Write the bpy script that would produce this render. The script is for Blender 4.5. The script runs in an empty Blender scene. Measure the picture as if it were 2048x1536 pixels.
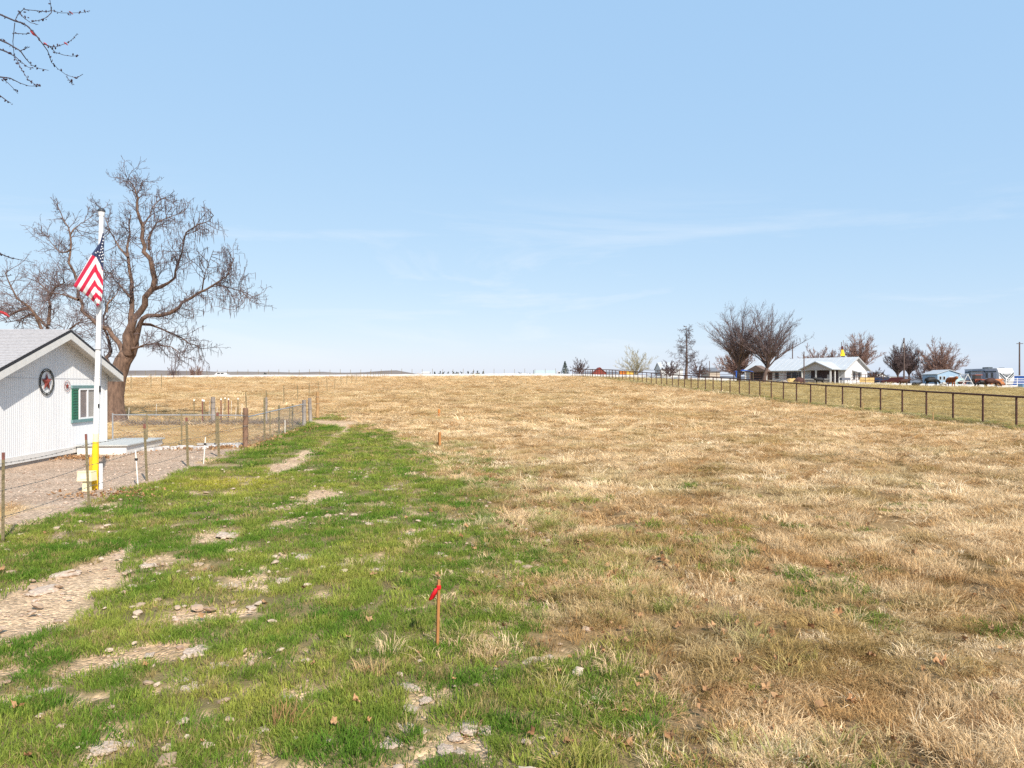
import bpy, bmesh, math, random
import numpy as np
from mathutils import Vector, Matrix
R = math.radians
sc = bpy.context.scene
col = sc.collection

# ---------------------------------------------------------------- camera, sky, sun, exposure
F = 1420.0; CX = 1024.0; CY = 768.0; H = 2.6          # photo focal length in pixels, eye height
cd = bpy.data.cameras.new('camera'); cam = bpy.data.objects.new('camera', cd); col.objects.link(cam)
cam.location = (0, 0, H); cam.rotation_euler = (R(90), 0, 0)
cd.sensor_width = 36; cd.lens = 36 * F / 2048; cd.clip_start = 0.05; cd.clip_end = 20000
sc.camera = cam
SUN_EL = 39.0; sdir = Vector((0.49, -0.87, 0)).normalized()
tosun = Vector((sdir.x * math.cos(R(SUN_EL)), sdir.y * math.cos(R(SUN_EL)), math.sin(R(SUN_EL))))
w = bpy.data.worlds.new('World'); sc.world = w; w.use_nodes = True
nt = w.node_tree; N = nt.nodes; L = nt.links
bg = N['Background']; bg.inputs['Strength'].default_value = 0.127
sky = N.new('ShaderNodeTexSky'); sky.sky_type = 'NISHITA'; sky.sun_disc = False
sky.sun_elevation = R(SUN_EL); sky.sun_rotation = math.atan2(sdir.x, sdir.y)
sky.altitude = 800; sky.air_density = 1.0; sky.dust_density = 1.2; sky.ozone_density = 1.0
tc = N.new('ShaderNodeTexCoord'); sx = N.new('ShaderNodeSeparateXYZ'); L.new(tc.outputs['Generated'], sx.inputs[0])
def mth(op, a, b=None, clamp=False):
    n = N.new('ShaderNodeMath'); n.operation = op; n.use_clamp = clamp
    for i, v in enumerate((a, b)):
        if v is None: continue
        if isinstance(v, (int, float)): n.inputs[i].default_value = v
        else: L.new(v, n.inputs[i])
    return n.outputs[0]
mp = N.new('ShaderNodeMapping'); mp.inputs['Rotation'].default_value = (R(4), R(13), R(20)); mp.inputs['Scale'].default_value = (2.0, 2.0, 13)
mp.inputs['Location'].default_value = (0.95, 0.2, 0.1); L.new(tc.outputs['Generated'], mp.inputs[0])
nz = N.new('ShaderNodeTexNoise'); nz.inputs['Scale'].default_value = 1.0; nz.inputs['Detail'].default_value = 7
nz.inputs['Roughness'].default_value = 0.62; nz.inputs['Distortion'].default_value = 0.6; L.new(mp.outputs[0], nz.inputs['Vector'])
cl = mth('MULTIPLY', mth('SUBTRACT', nz.outputs['Fac'], 0.52), 3.2, True)
elw = mth('MULTIPLY', mth('MULTIPLY', sx.outputs['Z'], 16, True), mth('MULTIPLY', mth('SUBTRACT', 0.27, sx.outputs['Z']), 8, True))   # a far bank of cirrus low all round the sky
cl = mth('MULTIPLY', mth('MULTIPLY', cl, 0.9), elw)
veil = N.new('ShaderNodeMix'); veil.data_type = 'RGBA'; veil.inputs['Factor'].default_value = 0.55   # thin high haze over the whole sky
tn = N.new('ShaderNodeMix'); tn.data_type = 'RGBA'; tn.blend_type = 'MULTIPLY'; tn.inputs['Factor'].default_value = 1; tn.inputs[7].default_value = (1, 0.65, 0.3, 1)
L.new(sky.outputs[0], tn.inputs[6]); L.new(tn.outputs[2], veil.inputs[6]); veil.inputs[7].default_value = (3.3, 5.75, 9.1, 1)
mxc = N.new('ShaderNodeMix'); mxc.data_type = 'RGBA'
L.new(cl, mxc.inputs['Factor']); L.new(veil.outputs[2], mxc.inputs[6]); mxc.inputs[7].default_value = (5.4, 5.8, 6.3, 1)
L.new(mxc.outputs[2], bg.inputs['Color'])
sd = bpy.data.lights.new('sun', 'SUN'); sd.energy = 5.0; sd.angle = R(0.5); sd.color = (1.0, 0.93, 0.82)
so = bpy.data.objects.new('sun', sd); col.objects.link(so); so.rotation_euler = tosun.to_track_quat('Z', 'Y').to_euler()
so.location = (20, -30, 40)
vs = sc.view_settings; vs.view_transform = 'Standard'; vs.look = 'None'; vs.exposure = 0.4; vs.gamma = 1; vs.use_curve_mapping = False
sc.cycles.max_bounces = 4; sc.cycles.diffuse_bounces = 2; sc.cycles.transparent_max_bounces = 8
sc.cycles.use_denoising = False; sc.cycles.denoiser = 'OPENIMAGEDENOISE'; sc.cycles.denoising_prefilter = 'ACCURATE'; sc.cycles.debug_use_spatial_splits = True

# ---------------------------------------------------------------- helpers
def tag(o, label=None, cat=None, group=None, kind=None):
    if label: o['label'] = label
    if cat: o['category'] = cat
    if group: o['group'] = group
    if kind: o['kind'] = kind
    return o
def empty(name, loc, rz=0, label=None, cat=None, group=None):
    o = bpy.data.objects.new(name, None); col.objects.link(o); o.location = loc; o.rotation_euler = (0, 0, rz); o.empty_display_size = 0.2
    return tag(o, label, cat, group)
def copy_tree(o, parent=None):
    c = o.copy(); col.objects.link(c); c.parent = parent
    for ch in list(o.children): copy_tree(ch, c)
    return c
class MB:
    def __init__(s): s.v = []; s.f = []; s.m = []
    def face(s, pts, m=0):
        i = len(s.v); s.v += [tuple(p) for p in pts]; s.f.append(tuple(range(i, i + len(pts)))); s.m.append(m)
    def box(s, c, d, rz=0, m=0, taper=1.0):
        cx, cy, cz = c; x, y, z = d[0] / 2, d[1] / 2, d[2] / 2; i = len(s.v); ca, sa = math.cos(rz), math.sin(rz)
        for k, (a, b, e) in enumerate([(-1,-1,-1),(1,-1,-1),(1,1,-1),(-1,1,-1),(-1,-1,1),(1,-1,1),(1,1,1),(-1,1,1)]):
            t = taper if e > 0 else 1.0
            X, Y = a * x * t, b * y * t
            s.v.append((cx + X * ca - Y * sa, cy + X * sa + Y * ca, cz + e * z))
        for q in [(0,3,2,1),(4,5,6,7),(0,1,5,4),(1,2,6,5),(2,3,7,6),(3,0,4,7)]: s.f.append(tuple(i + a for a in q)); s.m.append(m)
        return s
    def tube(s, pts, rad, n=6, m=0, cap=True):
        pts = [Vector(p) for p in pts]
        if isinstance(rad, (int, float)): rad = [rad] * len(pts)
        i0 = len(s.v); pu = None
        for k, p in enumerate(pts):
            d = (pts[min(k + 1, len(pts) - 1)] - pts[max(k - 1, 0)])
            d = d.normalized() if d.length > 1e-9 else Vector((0, 0, 1))
            if pu is None: u = d.orthogonal().normalized()
            else:
                u = pu - d * pu.dot(d); u = u.normalized() if u.length > 1e-6 else d.orthogonal().normalized()
            pu = u; v = d.cross(u)
            for j in range(n):
                a = 2 * math.pi * j / n; q = p + (u * math.cos(a) + v * math.sin(a)) * rad[k]; s.v.append((q.x, q.y, q.z))
        for k in range(len(pts) - 1):
            for j in range(n):
                a = i0 + k * n + j; b = i0 + k * n + (j + 1) % n
                s.f.append((a, b, b + n, a + n)); s.m.append(m)
        if cap and n > 2:
            e = i0 + (len(pts) - 1) * n; A = s.v[i0:i0 + n]; B = s.v[e:e + n]      # caps have their own corners so the sides shade smoothly
            s.face(list(reversed(A)), m); s.face(B, m)
        return s
    def prism(s, poly, a, b, m=0):
        # poly: list of 3D points (planar); extruded by vector from offset a to b
        a = Vector(a); b = Vector(b); n = len(poly); i = len(s.v)
        for off in (a, b): s.v += [tuple(Vector(p) + off) for p in poly]
        s.f.append(tuple(i + k for k in reversed(range(n)))); s.m.append(m)
        s.f.append(tuple(i + n + k for k in range(n))); s.m.append(m)
        for k in range(n):
            q = (k + 1) % n; s.f.append((i + k, i + q, i + n + q, i + n + k)); s.m.append(m)
        return s
    def mesh(s, name, mats, smooth=False):
        me = bpy.data.meshes.new(name); me.from_pydata(s.v, [], s.f)
        if not isinstance(mats, (list, tuple)): mats = [mats]
        for mm in mats: me.materials.append(mm)
        if len(mats) > 1: me.polygons.foreach_set('material_index', s.m)
        if smooth: me.polygons.foreach_set('use_smooth', [True] * len(s.f))
        me.update(); return me
    def build(s, name, mats, parent=None, smooth=False, loc=(0, 0, 0), rz=0):
        o = bpy.data.objects.new(name, s.mesh(name, mats, smooth)); col.objects.link(o); o.parent = parent
        o.location = loc; o.rotation_euler = (0, 0, rz); return o

_mats = {}
def M(name, c, rough=0.8, var=0.12, scale=6.0, bump=0.0, metal=0.0, c2=None, stretch=(1, 1, 1), spec=0.3):
    if name in _mats: return _mats[name]
    m = bpy.data.materials.new(name); m.use_nodes = True; n = m.node_tree.nodes; l = m.node_tree.links
    b = n['Principled BSDF']; b.inputs['Roughness'].default_value = rough; b.inputs['Metallic'].default_value = metal
    b.inputs['Specular IOR Level'].default_value = spec
    t = n.new('ShaderNodeTexCoord'); mpn = n.new('ShaderNodeMapping'); mpn.inputs['Scale'].default_value = stretch
    l.new(t.outputs['Object'], mpn.inputs[0])
    z = n.new('ShaderNodeTexNoise'); z.inputs['Scale'].default_value = scale; z.inputs['Detail'].default_value = 6; z.inputs['Roughness'].default_value = 0.65
    l.new(mpn.outputs[0], z.inputs['Vector'])
    r = n.new('ShaderNodeValToRGB'); r.color_ramp.elements[0].position = 0.3; r.color_ramp.elements[1].position = 0.7
    if c2 is None:
        a = [max(0, x * (1 - var * 1.6)) for x in c]; d = [min(1, x * (1 + var)) for x in c]
    else: a, d = c, c2
    r.color_ramp.elements[0].color = (*a, 1); r.color_ramp.elements[1].color = (*d, 1)
    l.new(z.outputs['Fac'], r.inputs[0]); l.new(r.outputs[0], b.inputs['Base Color'])
    if bump:
        bp = n.new('ShaderNodeBump'); bp.inputs['Strength'].default_value = bump; bp.inputs['Distance'].default_value = 0.02
        l.new(z.outputs['Fac'], bp.inputs['Height']); l.new(bp.outputs[0], b.inputs['Normal'])
    _mats[name] = m; return m

def _hash(ix, iy, seed):
    h = (ix.astype(np.int64) * 374761393 + iy.astype(np.int64) * 668265263 + seed * 974634777) & 0xFFFFFFFF
    h = ((h ^ (h >> 13)) * 1274126177) & 0xFFFFFFFF
    return ((h ^ (h >> 16)) & 0xFFFF) / 65535.0
def vnoise(x, y, seed=0):
    x = np.asarray(x, float); y = np.asarray(y, float); ix = np.floor(x); iy = np.floor(y); fx = x - ix; fy = y - iy
    fx = fx * fx * (3 - 2 * fx); fy = fy * fy * (3 - 2 * fy)
    a = _hash(ix, iy, seed); b = _hash(ix + 1, iy, seed); c = _hash(ix, iy + 1, seed); d = _hash(ix + 1, iy + 1, seed)
    return (a * (1 - fx) + b * fx) * (1 - fy) + (c * (1 - fx) + d * fx) * fy
def fbm(x, y, seed=0, o=4):
    s = 0; t = 0; a = 1.0
    for k in range(o): s = s + a * vnoise(np.asarray(x) * 2 ** k, np.asarray(y) * 2 ** k, seed + k * 17); t += a; a *= 0.55
    return s / t
def sstep(a, b, x): t = np.clip((x - a) / (b - a), 0, 1); return t * t * (3 - 2 * t)

# ---------------------------------------------------------------- terrain: flat near the lens, rising to a low crest, falling away to the right
_ky = [-60, 22, 30, 37, 44, 58, 80, 108, 135, 158, 185, 198, 260, 400, 900, 9000]
_kz = [0, 0.0, 0.10, 0.30, 0.52, 0.95, 1.75, 2.85, 3.65, 4.13, 4.6, 4.62, 3.6, 2.6, 1.8, 1.8]
_ty = np.arange(-80, 460, 0.5); _tz = np.interp(_ty, _ky, _kz)
_kern = np.hanning(25); _kern /= _kern.sum(); _tz = np.convolve(np.pad(_tz, 12, mode='edge'), _kern, mode='valid')
def lawn_edge(Y): return np.interp(Y, [4, 7, 11, 16, 22, 28, 34, 40, 45, 52], [0.75, 0.45, 0.1, -0.55, -1.4, -3.4, -6.0, -8.6, -11.4, -14])
def fence_x(Y): return -7.55 - 0.1014 * Y
def gz(X, Y):
    X = np.asarray(X, float); Y = np.asarray(Y, float)
    z = np.where(Y < 440, np.interp(Y, _ty, _tz), np.interp(Y, _ky, _kz))
    d = np.maximum(0, X - (30.2 - 0.1014 * Y))
    far = 1 - sstep(220, 400, Y)
    z = z - np.minimum(0.022 * d * np.clip((Y - 40) / 90, 0, 1), 2.3) * far
    z = z - np.minimum(0.0053 * np.maximum(0, -X), 0.9) * np.clip(Y / 185, 0, 1) ** 2 * far
    near = 1 - sstep(30, 70, Y)
    z = z + (fbm(X * 0.5, Y * 0.5, 5, 2) - 0.5) * 0.07 * near * sstep(3, 5, Y) + (fbm(X * 0.06, Y * 0.06, 9, 2) - 0.5) * 0.25 * sstep(40, 90, Y) * far
    z = z + (fbm(X * 1.25, Y * 1.1, 15, 3) - 0.5) * (0.07 + 0.15 * sstep(-0.5, 2, X - lawn_edge(Y))) * (1 - sstep(18, 45, Y)) * sstep(3, 5, Y) * sstep(-0.3, 0.5, X - fence_x(Y))
    return z
def g(X, Y): return float(gz(X, Y))
_ray = np.exp(np.linspace(math.log(2.5), math.log(400), 6000))
def gp(x, y):
    z = H - (y - CY) / F * _ray; gx = (x - CX) / F * _ray; t = gz(gx, _ray)
    k = np.argmax(t >= z); Y = _ray[k] if (t >= z).any() else 180.0
    X = (x - CX) / F * Y; return Vector((X, Y, g(X, Y)))
def at(x, y, Y): return Vector(((x - CX) / F * Y, Y, H - (y - CY) / F * Y))
def on(x, Y): X = (x - CX) / F * Y; return Vector((X, Y, g(X, Y)))

# ---------------------------------------------------------------- ground masks
E_PATCH = [(645,990,50,18,0),(440,1070,64,13,-3),(515,1158,80,13,-6),(430,1222,130,24,-10),(250,1325,120,28,-16),(460,1322,60,17,0),(585,1390,55,30,0),
 (380,1365,62,13,0),(700,1362,34,13,0),(900,1480,85,28,0),(822,1412,28,14,0),(840,1518,70,18,0),(210,1490,75,16,-6),(60,1385,48,24,0),(1000,1265,34,12,0),
 (1040,1195,60,11,0),(480,1098,40,8,0),(300,1130,50,10,0),(620,1245,30,8,0),(130,1250,30,10,0),(950,1500,60,20,0),(90,1500,50,10,0),(540,1462,50,14,0),
 (1100,1310,50,9,0),(340,1285,50,14,0),(760,1040,36,5,0),(830,1062,36,7,0),(790,975,30,5,0),(560,1050,24,7,0),(160,1190,44,10,0),(500,960,30,6,-10),(470,985,26,6,-10)]
PATH = [(-160,1290,0.95),(20,1225,0.85),(130,1170,0.62),(200,1130,0.36),(245,1092,0.2),(290,1062,0.1)]
PATH2 = [(470,985,0.06),(520,955,0.16),(565,932,0.5),(605,912,0.42),(635,897,0.25),(665,878,0.2),(690,862,0.25),(700,850,0.6),(650,843,1.2),(735,845,1.0)]
_ep = []
for (x, y, rx, ry, tl) in E_PATCH:
    c = gp(x, y); _ep.append((c.x, c.y, rx * c.y / F, ry * c.y ** 2 / (F * H), R(-tl)))
_pp = [[(gp(x, y), r) for x, y, r in P] for P in (PATH, PATH2)]
def bare(X, Y):
    X = np.asarray(X, float); Y = np.asarray(Y, float)
    dx = (fbm(X * 2.2, Y * 2.2, 31, 3) - 0.5) * 0.55; dy = (fbm(X * 2.2, Y * 2.2, 47, 3) - 0.5) * 0.9
    m = np.zeros(X.shape)
    for cx, cy, a, b, t in _ep:
        ux = X + dx - cx; uy = Y + dy - cy; ca, sa = math.cos(t * 1.5), math.sin(t * 1.5)
        q = np.sqrt(((ux * ca + uy * sa) / a) ** 2 + ((-ux * sa + uy * ca) / b) ** 2); m = np.maximum(m, 1 - sstep(0.4, 1.2, q))
    for P in _pp:
        for (p, r0), (q, r1) in zip(P[:-1], P[1:]):
            vx, vy = q.x - p.x, q.y - p.y; t = np.clip(((X - p.x) * vx + (Y - p.y) * vy) / (vx * vx + vy * vy), 0, 1)
            d = np.hypot(X + dx * 0.8 - p.x - t * vx, Y + dy * 0.8 - p.y - t * vy); rr = r0 + (r1 - r0) * t
            m = np.maximum(m, 1 - sstep(rr * 0.6, rr * 1.25, d))
    sp = fbm(X * 1.7, Y * 1.7, 77, 4)
    m = np.maximum(m, sstep(0.62, 0.70, sp) * 0.75 * (1 - sstep(16, 30, Y)) * sstep(-1.5, 0.5, lawn_edge(Y) - X))
    sp2 = fbm(X * 5.5, Y * 4.5, 79, 3); m = np.maximum(m, sstep(0.67, 0.74, sp2) * 0.8 * (1 - sstep(10, 18, Y)) * sstep(-1.5, 0.5, lawn_edge(Y) - X))
    return m
def zones(X, Y):
    """green, yard (left of the wire fence), gravel, pasture (right of the pipe fence), bare"""
    X = np.asarray(X, float); Y = np.asarray(Y, float)
    n1 = fbm(X * 0.55, Y * 0.35, 3, 4) - 0.5; n2 = fbm(X * 1.9, Y * 1.6, 13, 3) - 0.5
    gl = 1 / (1 + np.exp(-(lawn_edge(Y) - X + n1 * 3.2 + n2 * 1.6) / 0.28))
    gl = gl * (1 - sstep(44, 50, Y))
    tuft = sstep(0.60, 0.68, fbm(X * 0.9, Y * 0.7, 23, 4)) * (1 - sstep(9, 30, Y)) * 0.8
    tuft = tuft * (1 - sstep(1.5, 6.5, X - lawn_edge(Y)) * 0.75)
    gl = np.maximum(gl, tuft)
    fx = fence_x(Y) + n2 * 0.5
    yard = 1 - sstep(-0.18, 0.12, X - fx)
    gl = gl * (1 - yard)
    gravel = yard * sstep(13.6, 15.2, Y + n1 * 3) * (1 - sstep(27.3, 28.2, Y + n2))
    edge = yard * (1 - sstep(0.2, 0.9, np.abs(X - fx + 0.5) + n2))
    gravel = np.maximum(gravel, edge * 0.9 * (1 - sstep(26, 30, Y)))
    past = sstep(-0.5, 0.5, X - (30.2 - 0.1014 * Y)) * (1 - sstep(200, 260, Y))
    return gl, yard, gravel, past

BANK = [(-330, 199), (-161, 194), (-60, 190), (-10, 188), (12, 184), (24, 172), (39.7, 152), (59, 133.5), (84, 122.5), (103, 116), (140, 108)]
def bank_side(X, Y):
    """signed distance to the gravel bank, positive on the camera's side"""
    return np.interp(X, [p[0] for p in BANK], [p[1] for p in BANK]) - Y

def ruts(X, Y):
    """two worn wheel tracks between lawn and field"""
    m = 0
    for off in (0.75, 2.15): m = np.maximum(m, 1 - sstep(0.12, 0.36, np.abs(X - lawn_edge(Y) - off + (fbm(X * 0.7, Y * 0.4, 66, 2) - 0.5) * 1.2)))
    return m * sstep(0.36, 0.5, fbm(X * 1.3, Y * 0.8, 67, 3)) * (1 - sstep(17, 28, Y))
# ---------------------------------------------------------------- ground sheet
def lerp(a, b, t): return np.asarray(a) * (1 - t[..., None]) + np.asarray(b) * t[..., None]
def ground_colour(X, Y):
    gl, yard, gravel, past = zones(X, Y); ba = bare(X, Y) * (1 - yard * 0.0)
    n = fbm(X * 0.12, Y * 0.25, 41, 4); n2 = fbm(X * 0.9, Y * 1.3, 43, 3)
    t = np.clip((n - 0.35) * 1.6 + (n2 - 0.5) * 0.9, 0, 1)
    c = lerp((0.49, 0.33, 0.16), (0.66, 0.48, 0.27), t)
    c = lerp(c, (0.36, 0.28, 0.11), sstep(0.52, 0.68, fbm(X * 0.05, Y * 0.11, 61, 3)) * 0.6 * sstep(30, 60, Y))
    c = lerp(c, lerp((0.29, 0.215, 0.085), (0.38, 0.29, 0.125), t), past)
    nearf = (1 - sstep(16, 40, Y)) * (1 - yard) * 0.55; c = lerp(c, (0.20, 0.125, 0.06), nearf * 1.5); c = lerp(c, (0.22, 0.14, 0.08), ruts(X, Y) * 0.8)  # near soil darkened to imitate shadowed gaps between the tufts
    yd = lerp((0.42, 0.27, 0.115), (0.52, 0.37, 0.18), t)
    c = lerp(c, yd, yard * (1 - sstep(46, 56, Y)))
    c = lerp(c, lerp((0.17, 0.135, 0.06), (0.27, 0.205, 0.10), t), gl)
    c = lerp(c, lerp((0.40, 0.28, 0.195), (0.54, 0.405, 0.30), n2), gravel)
    c = lerp(c, lerp((0.46, 0.305, 0.18), (0.66, 0.48, 0.315), n2), ba * (1 - gravel) * (1 - yard * 0.7))
    # green strip along the pipe fence
    df = np.abs(X - (30.2 - 0.1014 * Y) + 0.4); c = lerp(c, (0.17, 0.17, 0.04), (1 - sstep(0.3, 1.6, df + (n2 - 0.5) * 2)) * 0.75 * (1 - sstep(130, 170, Y)))
    c = lerp(c, (0.30, 0.25, 0.19), sstep(0, 6, -bank_side(X, Y)) * 0.7)
    return c
us = np.concatenate([np.linspace(-4, -1.05, 30)[:-1], np.linspace(-1.05, 1.05, 440), np.linspace(1.05, 4, 30)[1:]])
ys = np.concatenate([np.linspace(-60, 3, 24)[:-1], np.exp(np.linspace(math.log(3), math.log(220), 520)), np.exp(np.linspace(math.log(225), math.log(12000), 40))])
UU, YY = np.meshgrid(us, ys); XX = UU * (np.maximum(YY, 0) + 3.0 + 6 * (YY < 3))
XX = UU * (np.maximum(YY, 0) + 4.0)
ZZ = gz(XX, YY) - 0.035 * bare(XX, YY) * (YY < 50)
nr, nc = XX.shape
gm = bpy.data.meshes.new('ground'); idx = np.arange(nr * nc).reshape(nr, nc)
fq = np.stack([idx[:-1, :-1], idx[:-1, 1:], idx[1:, 1:], idx[1:, :-1]], -1).reshape(-1, 4)
gm.vertices.add(nr * nc); gm.vertices.foreach_set('co', np.stack([XX, YY, ZZ], -1).ravel())
gm.loops.add(fq.size); gm.loops.foreach_set('vertex_index', fq.ravel().astype(np.int32))
gm.polygons.add(len(fq)); gm.polygons.foreach_set('loop_start', np.arange(0, fq.size, 4, dtype=np.int32)); gm.update(calc_edges=True)
gm.polygons.foreach_set('use_smooth', [True] * len(fq))
ca = gm.attributes.new('gcol', 'FLOAT_COLOR', 'POINT'); cc = ground_colour(XX, YY); ca.data.foreach_set('color', np.concatenate([cc, np.ones(cc.shape[:2] + (1,))], -1).ravel().astype(np.float32))
_, _, gr_, _ = zones(XX, YY); rr_ = np.clip(np.maximum(gr_, bare(XX, YY)), 0, 1)
ra = gm.attributes.new('stony', 'FLOAT', 'POINT'); ra.data.foreach_set('value', rr_.ravel().astype(np.float32))
m = bpy.data.materials.new('ground'); m.use_nodes = True; n = m.node_tree.nodes; l = m.node_tree.links; b = n['Principled BSDF']
b.inputs['Roughness'].default_value = 0.95; b.inputs['Specular IOR Level'].default_value = 0.1
at1 = n.new('ShaderNodeAttribute'); at1.attribute_name = 'gcol'; at2 = n.new('ShaderNodeAttribute'); at2.attribute_name = 'stony'
t = n.new('ShaderNodeTexCoord')
def noise_node(scale, det=5, rough=0.6):
    q = n.new('ShaderNodeTexNoise'); q.inputs['Scale'].default_value = scale; q.inputs['Detail'].default_value = det; q.inputs['Roughness'].default_value = rough
    l.new(t.outputs['Object'], q.inputs['Vector']); return q.outputs['Fac']
def mnode(op, a, b_=None, c=None):
    q = n.new('ShaderNodeMath'); q.operation = op
    for i, v in enumerate((a, b_, c)):
        if v is None: continue
        if isinstance(v, (int, float)): q.inputs[i].default_value = v
        else: l.new(v, q.inputs[i])
    return q.outputs[0]
fine = noise_node(38, 4); mid = noise_node(2.3, 6, 0.7); big = noise_node(0.35, 5)
vor = n.new('ShaderNodeTexVoronoi'); vor.inputs['Scale'].default_value = 26; l.new(t.outputs['Object'], vor.inputs['Vector'])
k = mnode('ADD', mnode('MULTIPLY', mnode('SUBTRACT', fine, 0.5), 0.9), mnode('MULTIPLY', mnode('SUBTRACT', mid, 0.5), 1.3))
k = mnode('ADD', k, mnode('MULTIPLY', mnode('SUBTRACT', big, 0.5), 0.7)); k = mnode('MAXIMUM', mnode('ADD', k, 1.0), 0.25)
sepv = n.new('ShaderNodeSeparateColor'); l.new(vor.outputs['Color'], sepv.inputs[0])
peb = mnode('ADD', mnode('MULTIPLY', sepv.outputs[0], 0.75), 0.62)
mix = n.new('ShaderNodeMix'); mix.data_type = 'FLOAT'; l.new(at2.outputs['Fac'], mix.inputs['Factor']); l.new(k, mix.inputs[2]); l.new(mnode('MULTIPLY', peb, mnode('ADD', mnode('MULTIPLY', k, 0.4), 0.6)), mix.inputs[3])
vm = n.new('ShaderNodeVectorMath'); vm.operation = 'SCALE'; l.new(at1.outputs['Color'], vm.inputs[0]); l.new(mix.outputs[0], vm.inputs['Scale']); l.new(vm.outputs[0], b.inputs['Base Color'])
bp = n.new('ShaderNodeBump'); bp.inputs['Strength'].default_value = 0.8; bp.inputs['Distance'].default_value = 0.05
l.new(mnode('ADD', mnode('ADD', mnode('MULTIPLY', fine, 0.5), mid), mnode('MULTIPLY', mnode('MULTIPLY', vor.outputs['Distance'], at2.outputs['Fac']), -0.8)), bp.inputs['Height']); l.new(bp.outputs[0], b.inputs['Normal'])
gm.materials.append(m)
go = bpy.data.objects.new('ground', gm); col.objects.link(go); tag(go, kind='structure')

# pale gravel bank that runs along the far edge of the fields
bk = MB(); prof = [(-3.4, -0.12), (-1.3, 0.5), (1.6, 0.5), (3.6, -0.15)]
bpx = np.interp(np.linspace(0, len(BANK) - 1, 160), range(len(BANK)), [p[0] for p in BANK]); bpy_ = np.interp(np.linspace(0, len(BANK) - 1, 160), range(len(BANK)), [p[1] for p in BANK])
rng = random.Random(3)
for i in range(160):
    j, k_ = max(0, i - 1), min(159, i + 1); d = Vector((bpx[k_] - bpx[j], bpy_[k_] - bpy_[j])).normalized(); nn = Vector((-d.y, d.x))
    for (o, h) in prof:
        X = bpx[i] + nn.x * o; Y = bpy_[i] + nn.y * o; bk.v.append((X, Y, g(X, Y) + h * (1.45 if Y > 160 else 0.85) + rng.uniform(-0.04, 0.04)))
for i in range(159):
    for q in range(3): a = i * 4 + q; bk.f.append((a, a + 1, a + 5, a + 4)); bk.m.append(0)
tag(bk.build('gravel_bank', M('bank_gravel', (0.50, 0.45, 0.40), 0.95, 0.1, 0.8, 0.3, c2=(0.72, 0.67, 0.61)), smooth=True), kind='structure')

# low sage hills on the horizon, and a farther range coloured blue for haze
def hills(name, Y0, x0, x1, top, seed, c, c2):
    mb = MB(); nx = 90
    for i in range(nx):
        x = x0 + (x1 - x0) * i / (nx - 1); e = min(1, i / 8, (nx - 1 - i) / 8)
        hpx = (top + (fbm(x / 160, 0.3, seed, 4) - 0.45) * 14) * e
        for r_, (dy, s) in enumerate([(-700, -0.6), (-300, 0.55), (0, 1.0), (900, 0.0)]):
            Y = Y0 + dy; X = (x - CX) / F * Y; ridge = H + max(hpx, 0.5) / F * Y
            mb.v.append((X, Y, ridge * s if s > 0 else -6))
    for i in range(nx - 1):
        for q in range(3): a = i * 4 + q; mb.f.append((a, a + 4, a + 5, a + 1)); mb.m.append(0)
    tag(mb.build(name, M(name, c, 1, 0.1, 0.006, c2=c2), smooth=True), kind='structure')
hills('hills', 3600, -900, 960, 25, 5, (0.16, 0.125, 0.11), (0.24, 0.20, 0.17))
hills('distant_hills', 9000, 1250, 2900, 15, 8, (0.10, 0.12, 0.15), (0.16, 0.17, 0.19))  # air haze is put into this range's blue base colour
# ---------------------------------------------------------------- grass, leaves and pebbles (countless: geometry-node instances)
def grass_mat(name, trans=0.35):
    m = bpy.data.materials.new(name); m.use_nodes = True; n = m.node_tree.nodes; l = m.node_tree.links
    n.remove(n['Principled BSDF']); out = n['Material Output']
    a = n.new('ShaderNodeAttribute'); a.attribute_type = 'INSTANCER'; a.attribute_name = 'tint'
    v = n.new('ShaderNodeAttribute'); v.attribute_name = 'shade'
    s = n.new('ShaderNodeVectorMath'); s.operation = 'SCALE'; l.new(a.outputs['Color'], s.inputs[0]); l.new(v.outputs['Fac'], s.inputs['Scale'])
    d = n.new('ShaderNodeBsdfDiffuse'); t = n.new('ShaderNodeBsdfTranslucent'); x = n.new('ShaderNodeMixShader'); x.inputs[0].default_value = trans
    l.new(s.outputs[0], d.inputs[0]); l.new(s.outputs[0], t.inputs[0]); l.new(d.outputs[0], x.inputs[1]); l.new(t.outputs[0], x.inputs[2]); l.new(x.outputs[0], out.inputs[0])
    return m
GM = grass_mat('grass_blades'); LM = grass_mat('dry_leaf', 0.15); PM = grass_mat('pebble', 0.0)
def tuft(rng, nb, rad, h0, h1, lean, wd, lay=0.0):
    v = []; f = []; sh = []
    for _ in range(nb):
        a = rng.uniform(0, 6.283); r = rad * math.sqrt(rng.random()); bx, by = r * math.cos(a), r * math.sin(a)
        h = rng.uniform(h0, h1); a2 = a + rng.gauss(0, 0.9); ln = lean * rng.uniform(0.3, 1.5) * h
        dx, dy = math.cos(a2), math.sin(a2); px, py = -dy * wd * 0.5, dx * wd * 0.5
        if rng.random() < 0.5:
            px, py = dx * wd * 0.5, dy * wd * 0.5
        z1 = h * 0.6 * (1 - lay); z2 = h * (1 - lay * 1.35) * rng.uniform(0.8, 1.05)
        mx, my = bx + dx * ln * 0.4, by + dy * ln * 0.4; tx, ty = bx + dx * ln, by + dy * ln
        i = len(v); q = rng.uniform(0.68, 1.32)
        v += [(bx - px, by - py, -0.02), (bx + px, by + py, -0.02), (mx + px * .85, my + py * .85, z1), (mx - px * .85, my - py * .85, z1), (tx, ty, max(z2, 0.015))]
        f += [(i, i + 1, i + 2, i + 3), (i + 3, i + 2, i + 4)]; sh += [q] * 5
    return v, f, sh
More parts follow.
